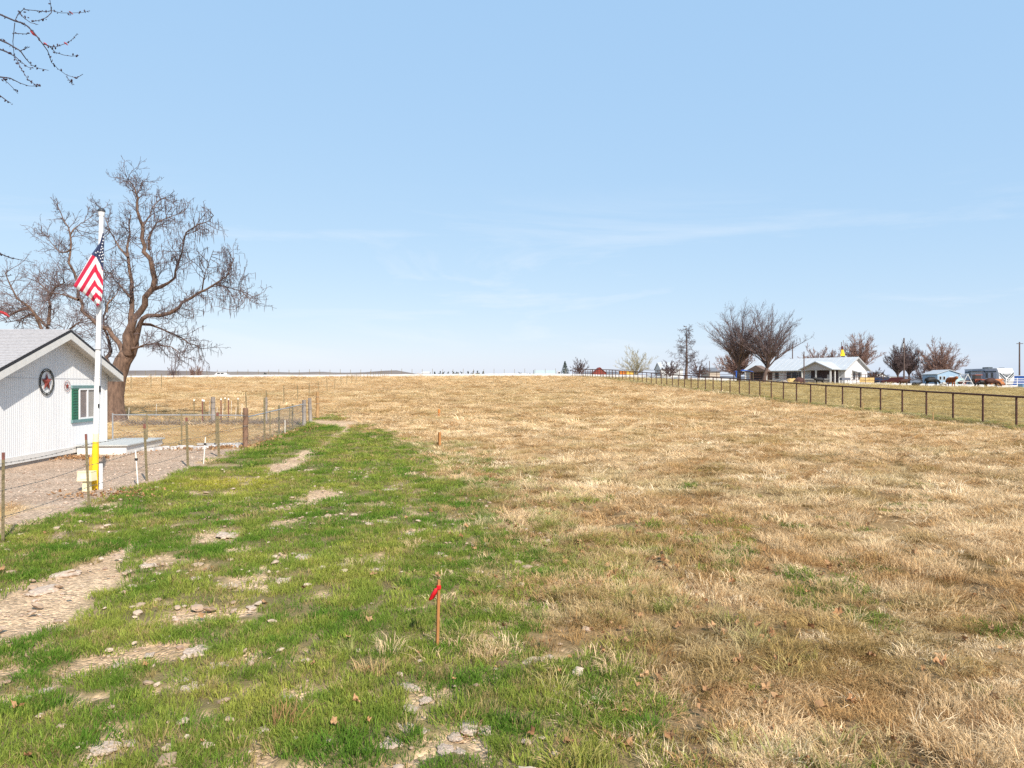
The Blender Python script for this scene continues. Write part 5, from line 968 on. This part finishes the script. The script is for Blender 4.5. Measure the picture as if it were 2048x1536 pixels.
# ---------------------------------------------------------------- outbuildings, vehicles
def shed(name, x0, x1, Y, depth, h, ridge, wall, roof, label, cat='shed', wins=(), z=None, axis='y', door=None):
    X0 = (x0 - CX) / F * Y; X1 = (x1 - CX) / F * Y; zz = min(g(X0, Y), g(X1, Y)) if z is None else z; w_ = X1 - X0; e = empty(name, ((X0 + X1) / 2, Y, zz), 0, label, cat)
    a = w_ / 2; mb = MB()
    if axis == 'y': mb.prism([Vector((-a, 0, -.3)), Vector((a, 0, -.3)), Vector((a, 0, h)), Vector((0, 0, ridge)), Vector((-a, 0, h))], (0, 0, 0), (0, depth, 0)); mb.build('wall', wall, e)
    else: mb.prism([Vector((-a, 0, -.3)), Vector((-a, depth, -.3)), Vector((-a, depth, h)), Vector((-a, depth / 2, ridge)), Vector((-a, 0, h))], (0, 0, 0), (w_, 0, 0)); mb.build('wall', wall, e)
    for sg in (-1, 1):
        mb = MB()
        if axis == 'y':
            sl = (ridge - h) / a; mb.prism([Vector((0, -.2, ridge + .02)), Vector((sg * (a + .25), -.2, h - .25 * sl + .02)), Vector((sg * (a + .25), -.2, h - .25 * sl + .12)), Vector((0, -.2, ridge + .14))], (0, 0, 0), (0, depth + .4, 0))
        else:
            b2 = depth / 2; sl = (ridge - h) / b2; mb.prism([Vector((-a - .2, b2, ridge + .02)), Vector((-a - .2, b2 + sg * (b2 + .25), h - .25 * sl + .02)), Vector((-a - .2, b2 + sg * (b2 + .25), h - .25 * sl + .12)), Vector((-a - .2, b2, ridge + .14))], (0, 0, 0), (w_ + .4, 0, 0))
        mb.build('roof_slope', roof, e)
    for (u, zc_, ww, hh) in wins:
        o = gpart(e, 'window', fpost, [((-a + u * w_, -.03, zc_), (ww + .14, .06, hh + .14))]); gpart(o, 'pane', fglass, [((-a + u * w_, -.07, zc_), (ww, .04, hh))])
    if door: u, ww, hh, dm = door; gpart(e, 'door', dm, [((-a + u * w_, -.04, hh / 2), (ww, .08, hh))])
    return e
blue = M('shed_blue', (.30, .42, .55), .7, .06, 2); dkroof = M('dark_roof', (.16, .17, .19), .8, .1); whiteb = M('white_building', (.58, .58, .58), .7, .05); redb = M('barn_red', (.26, .05, .04), .8, .15); tanb = M('tan_wall', (.45, .38, .31), .9, .1)
shed('blue_shed', 1875, 1922, 138, 5, 2.35, 3.1, blue, froof, 'pale blue shed with paired windows behind the black cow', wins=[(.12, 1.6, .35, .6), (.28, 1.6, .35, .6), (.8, 1.4, .4, 1.1)], door=(.58, .8, 1.9, whiteb))
shed('small_white_house', 1745, 1778, 215, 8, 2.5, 4.0, whiteb, dkroof, 'small white house with dark eaves right of the farmhouse'); shed('white_barn', 1322, 1366, 185, 8, 2.7, 4.4, whiteb, froof, 'pale low barn behind the narrow upright tree', axis='x')
shed('red_barn', 1188, 1212, 205, 6, 1.7, 3.2, redb, redb, 'small red gabled barn behind the rusty fence', 'barn'); shed('grey_outbuilding', 1212, 1236, 212, 6, 1.6, 2.4, M('grey_wall', (.22, .24, .28), .9), dkroof, 'low dark grey outbuilding beside the red barn', axis='x')
shed('grey_outbuilding', 1166, 1187, 214, 6, 1.5, 2.2, M('grey_wall2', (.2, .2, .23), .9), dkroof, 'low dark outbuilding left of the red barn', axis='x'); shed('long_white_building', 843, 858, 520, 10, 9.5, 10.6, whiteb, whiteb, 'tiny long white building on the far horizon', axis='x', z=1.0)
shed('tan_building', 1780, 1808, 225, 8, 2.3, 3.0, whiteb, tanb, 'low white building seen between the bare trees', axis='x'); shed('grey_house', 1418, 1440, 190, 8, 2.3, 3.4, tanb, dkroof, 'low tan outbuilding left of the reddish bush', axis='x')
def crate(name, x0, x1, Y, h, dp, mat, label, cat):
    X0 = (x0 - CX) / F * Y; X1 = (x1 - CX) / F * Y; e = empty(name, ((X0 + X1) / 2, Y, g((X0 + X1) / 2, Y)), 0, label, cat); w_ = X1 - X0
    gpart(e, 'body', mat, [((0, dp / 2, h / 2), (w_, dp, h))])
    for k in range(7): gpart(e, 'rib', mat, [((-w_ / 2 + w_ * (k + .5) / 7, -.03, h / 2), (w_ / 16, .06, h * .92))])
    gpart(e, 'roof_lip', mat, [((0, dp / 2, h + .03), (w_ + .08, dp + .08, .06))]); return e
crate('orange_container', 1240, 1252, 192, 1.9, 2, M('container_orange', (.62, .20, .03), .6, .1), 'orange container beyond the fence beside the yellow one', 'container'); crate('yellow_container', 1253, 1268, 192, 2.0, 2, M('container_yellow', (.72, .45, .08), .6, .1), 'yellow container beyond the fence beneath the willow', 'container')
# stacked straw by the farmhouse
e = empty('straw_stack', on(1731, 132), 0, 'stack of yellow straw bales right of the farmhouse', 'straw'); straw = M('straw', (.52, .36, .15), .95, .15, 6)
for r_ in range(3):
    for k in range(3): gpart(e, 'bale', straw, [((-.95 + k * .95 + .05 * r_, 0, .25 + r_ * .46), (.92, .6, .44))])
def wheel(root, c, r, w_, ax='x'):
    mb = MB(); d = Vector((w_ / 2, 0, 0)) if ax == 'x' else Vector((0, w_ / 2, 0)); mb.tube([Vector(c) - d, Vector(c) + d], r, 12); t = mb.build('wheel', M('tyre', (.02, .02, .02), .8), root); mb = MB(); mb.tube([Vector(c) - d * 1.06, Vector(c) + d * 1.06], r * .55, 10); mb.build('rim', M('rim', (.4, .4, .4), .4), t)
# fifth wheel travel trailer
X0, X1 = 86.2, 88.8; rz_ = g(87.5, 128); rv = empty('travel_trailer', (87.5, 126, rz_), 0, 'white travel trailer with dark chevron on its nose behind the grazing cattle', 'trailer'); rvw = M('rv_white', (.55, .55, .57), .4, .04); rvg = M('rv_grey', (.42, .42, .48), .5, .06); rvd = M('rv_dark', (.05, .065, .075), .4)
mb = MB(); mb.prism([Vector((0, 0, 1.0)), Vector((0, -.35, 1.4)), Vector((0, -.35, 2.5)), Vector((0, .15, 3.35)), Vector((0, 9.2, 3.35)), Vector((0, 9.2, .6)), Vector((0, 2.2, .6)), Vector((0, 2.0, 1.0))], (-1.3, 0, 0), (1.3, 0, 0)); mb.build('body', rvg, rv)
mb = MB(); mb.prism([Vector((0, -.02, .55)), Vector((0, -.40, 1.3)), Vector((0, -.40, 2.52)), Vector((0, .1, 3.42)), Vector((0, .3, 3.42)), Vector((0, .3, .55))], (-1.34, 0, 0), (1.34, 0, 0)); mb.build('nose_cap', rvw, rv)
for sg in (-1, 1):
    for k, (w0, mt) in enumerate(((.34, rvd), (.16, rvd))):
        o_ = .0 + k * .5; mb = MB(); mb.prism([Vector((sg * 1.25, -.41, 2.75 - o_)), Vector((sg * .08, -.41, 1.55 - o_)), Vector((sg * .08, -.41, 1.55 - w0 - o_)), Vector((sg * 1.25, -.41, 2.75 - w0 - o_))], (0, 0, 0), (0, -.02, 0)); mb.build('chevron', mt, rv)
mb = MB(); mb.prism([Vector((-.85, -.41, 2.48)), Vector((.85, -.41, 2.48)), Vector((0, -.41, 1.82))], (0, 0, 0), (0, -.02, 0)); mb.build('nose_window', rvd, rv)
gpart(rv, 'emblem_bar', rvw, [((0, -.435, 2.36), (1.0, .02, .08))]); gpart(rv, 'emblem_bar', rvw, [((0, -.435, 2.2), (.6, .02, .06))]); gpart(rv, 'roof', rvw, [((0, 4.8, 3.40), (2.64, 8.9, .1))]); gpart(rv, 'air_conditioner', rvd, [((-.1, 4.5, 3.58), (.8, 1.6, .26))]); gpart(rv, 'roof_vent', rvd, [((.2, 1.2, 3.5), (.5, .8, .1))])
gpart(rv, 'slide_out', rvg, [((-1.5, 5.2, 2.0), (.4, 3.2, 1.9))]); gpart(rv, 'side_stripe', rvd, [((-1.315, 4.6, 2.85), (.03, 8.8, .22))]); gpart(rv, 'awning', rvd, [((-1.72, 5.2, 3.0), (.85, 3.4, .08))])
for y in (1.5, 2.9, 7.6): gpart(rv, 'window', fglass, [((-1.315, y, 2.2), (.03, .6, .9))])
for y in (6.0, 7.2): wheel(rv, (-1.15, y, .42), .42, .25)
gpart(rv, 'landing_leg', rvd, [((-.6, 1.6, .3), (.1, .1, .6))]); gpart(rv, 'landing_leg', rvd, [((.6, 1.6, .3), (.1, .1, .6))])
# blue stock trailer at the frame's right edge
e = empty('stock_trailer', (91.5, 129, g(91.5, 129)), 0, 'dark blue stock trailer right of the white travel trailer', 'trailer'); bl = M('trailer_blue', (.02, .07, .26), .4, .1)
gpart(e, 'body', bl, [((0.6, 2.2, 1.3), (4.2, 2.0, 1.8))]); gpart(e, 'roof', fpost, [((0.6, 2.2, 2.24), (4.3, 2.1, .06))]); gpart(e, 'side_panel', M('panel_blue', (.3, .45, .6), .4), [((-.6, 1.18, 1.6), (.5, .03, .7))]); wheel(e, (-.6, 1.2, .36), .36, .2, 'y'); wheel(e, (1.4, 1.2, .36), .36, .2, 'y')
def car(name, x, Y, mat, label, rz=0, L_=4.5):
    e = empty(name, on(x, Y), rz, label, 'car'); mb = MB(); k = L_ / 4.5
    mb.prism([Vector((-2.2 * k, 0, .35)), Vector((2.2 * k, 0, .35)), Vector((2.25 * k, 0, .8)), Vector((1.2 * k, 0, .95)), Vector((-2.2 * k, 0, .95))], (0, -.85, 0), (0, .85, 0)); mb.build('body', mat, e)
    mb = MB(); mb.prism([Vector((1.1 * k, 0, .95)), Vector((.5 * k, 0, 1.5)), Vector((-1.6 * k, 0, 1.5)), Vector((-2.1 * k, 0, .95))], (0, -.75, 0), (0, .75, 0)); o = mb.build('cabin', mat, e)
    for x0, x1 in ((-1.5, -.6), (-.5, .4)): gpart(o, 'window', fglass, [(((x0 + x1) / 2 * k, -.76, 1.22), (.85 * k, .03, .36))])
    for x_ in (-1.4, 1.4): wheel(e, (x_ * k, -.8, .33), .33, .2, 'y'); wheel(e, (x_ * k, .8, .33), .33, .2, 'y')
    for y_ in (-.55, .55): gpart(e, 'headlight', fpost, [((2.2 * k, y_, .7), (.08, .3, .14))])
    return e
car('parked_car', 1914, 133, M('car_teal', (.36, .52, .50), .35, .05), 'pale teal car parked behind the red cow', 1.2); car('parked_car', 1768, 150, M('car_navy', (.03, .04, .08), .35), 'dark blue pickup parked behind the cattle right of the farmhouse', .3); car('parked_car', 1788, 147, M('car_maroon', (.08, .02, .02), .35), 'dark maroon car parked behind the small dark calf', 2.6); car('far_car', 447, 196.5, M('car_white', (.7, .7, .7), .35), 'white car on the gravel bank far across the left field')
# lorry on the far road
Yl = 215; e = empty('lorry', on(1093, Yl), 0, 'pale blue articulated lorry on the far road left of the fir', 'lorry'); zl = H + (768 - 751.5) / F * Yl - e.location.z; e.location.z += max(0, zl - 1.2)
gpart(e, 'trailer', M('lorry_blue', (.42, .52, .58), .4, .06), [((-.5, 0, 1.75), (6.6, 2.4, 1.5))]); mb = MB(); mb.prism([Vector((3.2, 0, .5)), Vector((4.9, 0, .5)), Vector((4.9, 0, 1.3)), Vector((4.2, 0, 1.45)), Vector((4.0, 0, 2.2)), Vector((3.2, 0, 2.2))], (0, -1.15, 0), (0, 1.15, 0)); mb.build('cab', rvw, e); gpart(e, 'cab_window', fglass, [((3.75, -1.17, 1.75), (.5, .03, .5))]); gpart(e, 'tail_frame', rvd, [((-3.85, 0, 1.6), (.12, 2.44, 1.9))])
for x_ in (-3.0, -2.1, 3.0, 4.2): wheel(e, (x_, -1.1, .48), .48, .3, 'y')
# bank's own wheels hide behind the gravel: an earth ramp carries the lorry
mb = MB(); mb.box((0, 0, -1.0), (60, 6, 2.0)); tag(mb.build('road', M('far_road', (.4, .37, .33), .95), loc=(e.location.x, Yl, e.location.z)), kind='structure')
# old tractor
e = empty('old_tractor', on(1954, 127), 0, 'rust red cab tractor standing behind the dark grazing cattle', 'tractor'); rus = M('tractor_rust', (.30, .09, .05), .7, .2, 4)
gpart(e, 'hood', rus, [((.2, -.9, 1.0), (.8, 1.4, .7))]); gpart(e, 'cab_roof', rus, [((.2, .4, 2.15), (1.3, 1.3, .12))]); gpart(e, 'cab_glass', fglass, [((.2, .4, 1.75), (1.0, 1.0, .65))]); gpart(e, 'rear_body', rus, [((.2, .4, 1.05), (1.2, 1.2, .75))])
for sg in (-.55, .95): wheel(e, (sg, .6, .7), .7, .3)
for sg in (-.3, .7): wheel(e, (sg, -1.3, .4), .4, .2)
# swing frame
p = on(1932, 122.5); e = empty('swing_frame', p, 0, 'white A-frame swing standing among the cattle', 'swing')
for y in (0, 2.2):
    for sg in (-1, 1): mb = MB(); mb.tube([(sg * 1.15 + .3, y, 0), (.3, y, 2.2)], .06, 6); mb.build('leg', fpost, e)
    mb = MB(); mb.tube([(-.3, y, .95), (.9, y, .95)], .04, 5); mb.build('brace', fpost, e)
mb = MB(); mb.tube([(.3, -.1, 2.2), (.3, 2.3, 2.2)], .06, 6); mb.build('top_bar', fpost, e); gpart(e, 'seat', redm, [((.3, 1.1, .55), (.45, .25, .05))])
for y in (.98, 1.22): mb = MB(); mb.tube([(.3, y, .55), (.3, y, 2.2)], .015, 4); mb.build('chain', steel, e)
# pale panel fence and trough, lower right of the yard
e = empty('panel_fence', on(2016, 121), 0, 'pale rail panel fence below the blue stock trailer', 'fence')
for z in (.35, .75, 1.15, 1.5): gpart(e, 'rail', fpost, [((2.6, 0, z), (6.0, .05, .1))])
for x_ in (-.3, 1.6, 3.6, 5.5): gpart(e, 'post', fpost, [((x_, .05, .8), (.09, .09, 1.7))])
e = empty('water_trough', on(2047, 118.5), 0, 'pale blue water trough below the pale panel fence', 'trough'); bt_ = M('trough_blue', (.25, .42, .62), .5, .08); mb = MB(); mb.tube([(0, 0, 0), (0, 0, .62)], [.75, .8], 16, cap=False); mb.tube([(0, 0, .62), (0, 0, .1)], [.74, .7], 16, cap=False); mb.build('tub', bt_, e); mb = MB(); mb.tube([(0, 0, .45), (0, 0, .5)], .73, 16); mb.build('water', M('trough_water', (.05, .09, .12), .1), e)
# clutter before the farmhouse
e = empty('blue_canopy', on(1487, 133), 0, 'blue tarp canopy on posts between the elm trunks', 'canopy'); bt2 = M('tarp_blue', (.03, .13, .55), .6, .1, 3); mb = MB()
for i in range(5):
    for j in range(3): mb.v.append((-1.6 + i * .8, -1 + j, 2.0 + .28 * math.sin(i * .8) - .12 * abs(j - 1) + .06 * ((i + j) % 2)))
for i in range(4):
    for j in range(2): a = i * 3 + j; mb.f.append((a, a + 3, a + 4, a + 1)); mb.m.append(0)
o = mb.build('tarp', bt2, e); o.modifiers.new('s', 'SOLIDIFY').thickness = .04; gpart(e, 'side_sheet', bt2, [((-1.5, -1, 1.4), (.5, .05, 1.1))])
for x_ in (-1.5, 1.5):
    for y_ in (-.9, .9): gpart(e, 'post', steel, [((x_, y_, 1.0), (.06, .06, 2.0))])
def lump(name, x, Y, d, mat, label, cat):
    p = on(x, Y); bm = bmesh.new(); bmesh.ops.create_icosphere(bm, subdivisions=3, radius=1)
    for v in bm.verts: n0 = float(fbm(v.co.x * 2 + 5, v.co.y * 2 + v.co.z * 2 + x, 3, 3)); v.co *= .7 + .6 * n0; v.co.x *= d[0] / 2; v.co.y *= d[1] / 2; v.co.z *= d[2]
    me = bpy.data.meshes.new(name); bm.to_mesh(me); bm.free(); me.materials.append(mat); o = bpy.data.objects.new(name, me); col.objects.link(o); o.location = p; return tag(o, label, cat)
lump('firewood_heap', 1598, 121.5, (2.0, 1.6, 1.1), M('heap_brown', (.09, .045, .04), .95, .3, 4), 'dark brown heap left of the farmhouse porch post', 'heap'); lump('straw_heap', 1584, 122.5, (2.4, 1.4, .85), straw, 'pale straw heap beside the dark brown heap', 'heap'); lump('grey_boulder', 1570, 122, (1.3, 1.0, .55), M('boulder', (.3, .26, .24), .95, .2, 4), 'grey boulder left of the pale straw heap', 'boulder')
e = empty('garden_table', on(1690, 124), 0, 'grey covered table in front of the farmhouse gable end', 'table'); gpart(e, 'top', M('table_grey', (.14, .15, .19), .7), [((0, 0, .95), (1.5, .9, .45))])
for x_ in (-.6, .6):
    for y_ in (-.35, .35): gpart(e, 'leg', fpost, [((x_, y_, .37), (.07, .07, .75))])

# ---------------------------------------------------------------- cattle
def cow_mesh(pose):
    V = []; E = []; RR = []
    def add(p, r, link=None):
        V.append(p); RR.append(r)
        if link is not None: E.append((link, len(V) - 1))
        return len(V) - 1
    dz = -.62 if pose == 'lying' else 0
    mid = add((-.1, 0, .96 + dz), (.42, .42)); pel = add((-.72, 0, 1.02 + dz), (.36, .36), mid); sh_ = add((.52, 0, 1.0 + dz), (.37, .37), mid)
    if pose == 'graze': nk = add((.92, 0, .82), (.15, .2), sh_); hd = add((1.16, 0, .46), (.12, .13), nk); add((1.30, 0, .12), (.085, .08), hd); ear = (1.06, .5)
    else: nk = add((.92, 0, 1.22 + dz), (.15, .2), sh_); hd = add((1.18, 0, 1.34 + dz), (.12, .14), nk); add((1.5, 0, 1.16 + dz), (.085, .09), hd); ear = (1.12, 1.4 + dz)
    for s_ in (-1, 1): add((ear[0], s_ * .24, ear[1] + .04), (.04, .025), hd)
    tl_ = add((-1.02, 0, 1.08 + dz), (.06, .06), pel); add((-1.1, 0, .55 if not dz else .2), (.035, .035), tl_)
    for s_ in (-1, 1):
        if pose == 'lying':
            a = add((.55, s_ * .24, .22), (.12, .12), sh_); add((.85, s_ * .26, .1), (.07, .07), a); a = add((-.6, s_ * .3, .25), (.17, .17), pel); add((-.25, s_ * .36, .1), (.07, .07), a)
        else:
            a = add((.52, s_ * .17, .7), (.11, .13), sh_); b_ = add((.55, s_ * .16, .40), (.07, .075), a); c = add((.52, s_ * .16, .1), (.05, .05), b_); add((.57, s_ * .16, .03), (.055, .055), c)
            a = add((-.72, s_ * .19, .76), (.16, .2), pel); b_ = add((-.62, s_ * .18, .56), (.10, .11), a); c = add((-.84, s_ * .17, .38), (.065, .065), b_); d = add((-.8, s_ * .17, .1), (.05, .05), c); add((-.74, s_ * .17, .03), (.055, .055), d)
    me = bpy.data.meshes.new('cow_' + pose); me.from_pydata(V, E, []); o = bpy.data.objects.new('tmp', me); col.objects.link(o)
    sm = o.modifiers.new('k', 'SKIN')
    for i, r in enumerate(RR): me.skin_vertices[0].data[i].radius = r
    me.skin_vertices[0].data[0].use_root = True
    ss = o.modifiers.new('s', 'SUBSURF'); ss.levels = 1; ss.render_levels = 1
    dg = bpy.context.evaluated_depsgraph_get(); m2 = bpy.data.meshes.new_from_object(o.evaluated_get(dg)); bpy.data.objects.remove(o)
    m2.polygons.foreach_set('use_smooth', [True] * len(m2.polygons)); m2.materials.clear(); return m2
CW = {k: cow_mesh(k) for k in ('stand', 'graze', 'lying')}
hb_ = M('hide_black', (.012, .012, .013), .6, .2); hr = M('hide_red', (.27, .075, .02), .7, .2, 2); hd_ = M('hide_dark_brown', (.06, .022, .014), .7, .2, 2); hwht = M('hide_pied', (.03, .03, .03), .7, .1, 3.5, c2=(.7, .68, .66)); hor = M('hide_orange', (.38, .14, .05), .7, .2, 2)
for (x, Y, hdg, pose, s_, mt, lb) in [(1638, 118.5, math.pi, 'stand', .82, hb_, 'black calf standing before the farmhouse porch'), (1808, 124, 0, 'stand', .86, hd_, 'dark brown calf standing beside the utility pole'), (1832, 119.5, .2, 'lying', .8, hb_, 'black calf lying flat in the pasture'), (1864, 121, 0, 'graze', 1.18, hb_, 'large black cow grazing before the blue shed'), (1886, 119, math.pi, 'graze', .55, hwht, 'small black and white calf beside the black cow'),
 (1902, 120, -1.5, 'stand', 1.15, hr, 'red cow facing the field between blue shed and swing'), (1984, 118, -.15, 'graze', 1.12, hd_, 'dark brown cow grazing in front of the travel trailer'), (1962, 120, math.pi, 'graze', .85, hb_, 'dark calf grazing behind the dark brown cow'), (2003, 121, .4, 'graze', .8, hor, 'orange brown calf grazing by the pale panel fence'), (1925, 126, 0, 'stand', .8, hd_, 'dark brown calf standing behind the swing frame'), (1990, 123.5, 0, 'stand', 1.05, hor, 'orange brown cow standing behind the dark grazing cow')]:
    nm = 'calf' if s_ < .9 else 'cow'; me = CW[pose].copy(); me.materials.append(mt); o = bpy.data.objects.new(nm, me); col.objects.link(o); o.location = on(x, Y); o.rotation_euler = (0, 0, hdg); o.scale = (s_, s_, s_); tag(o, lb, nm, 'cattle in the pasture')
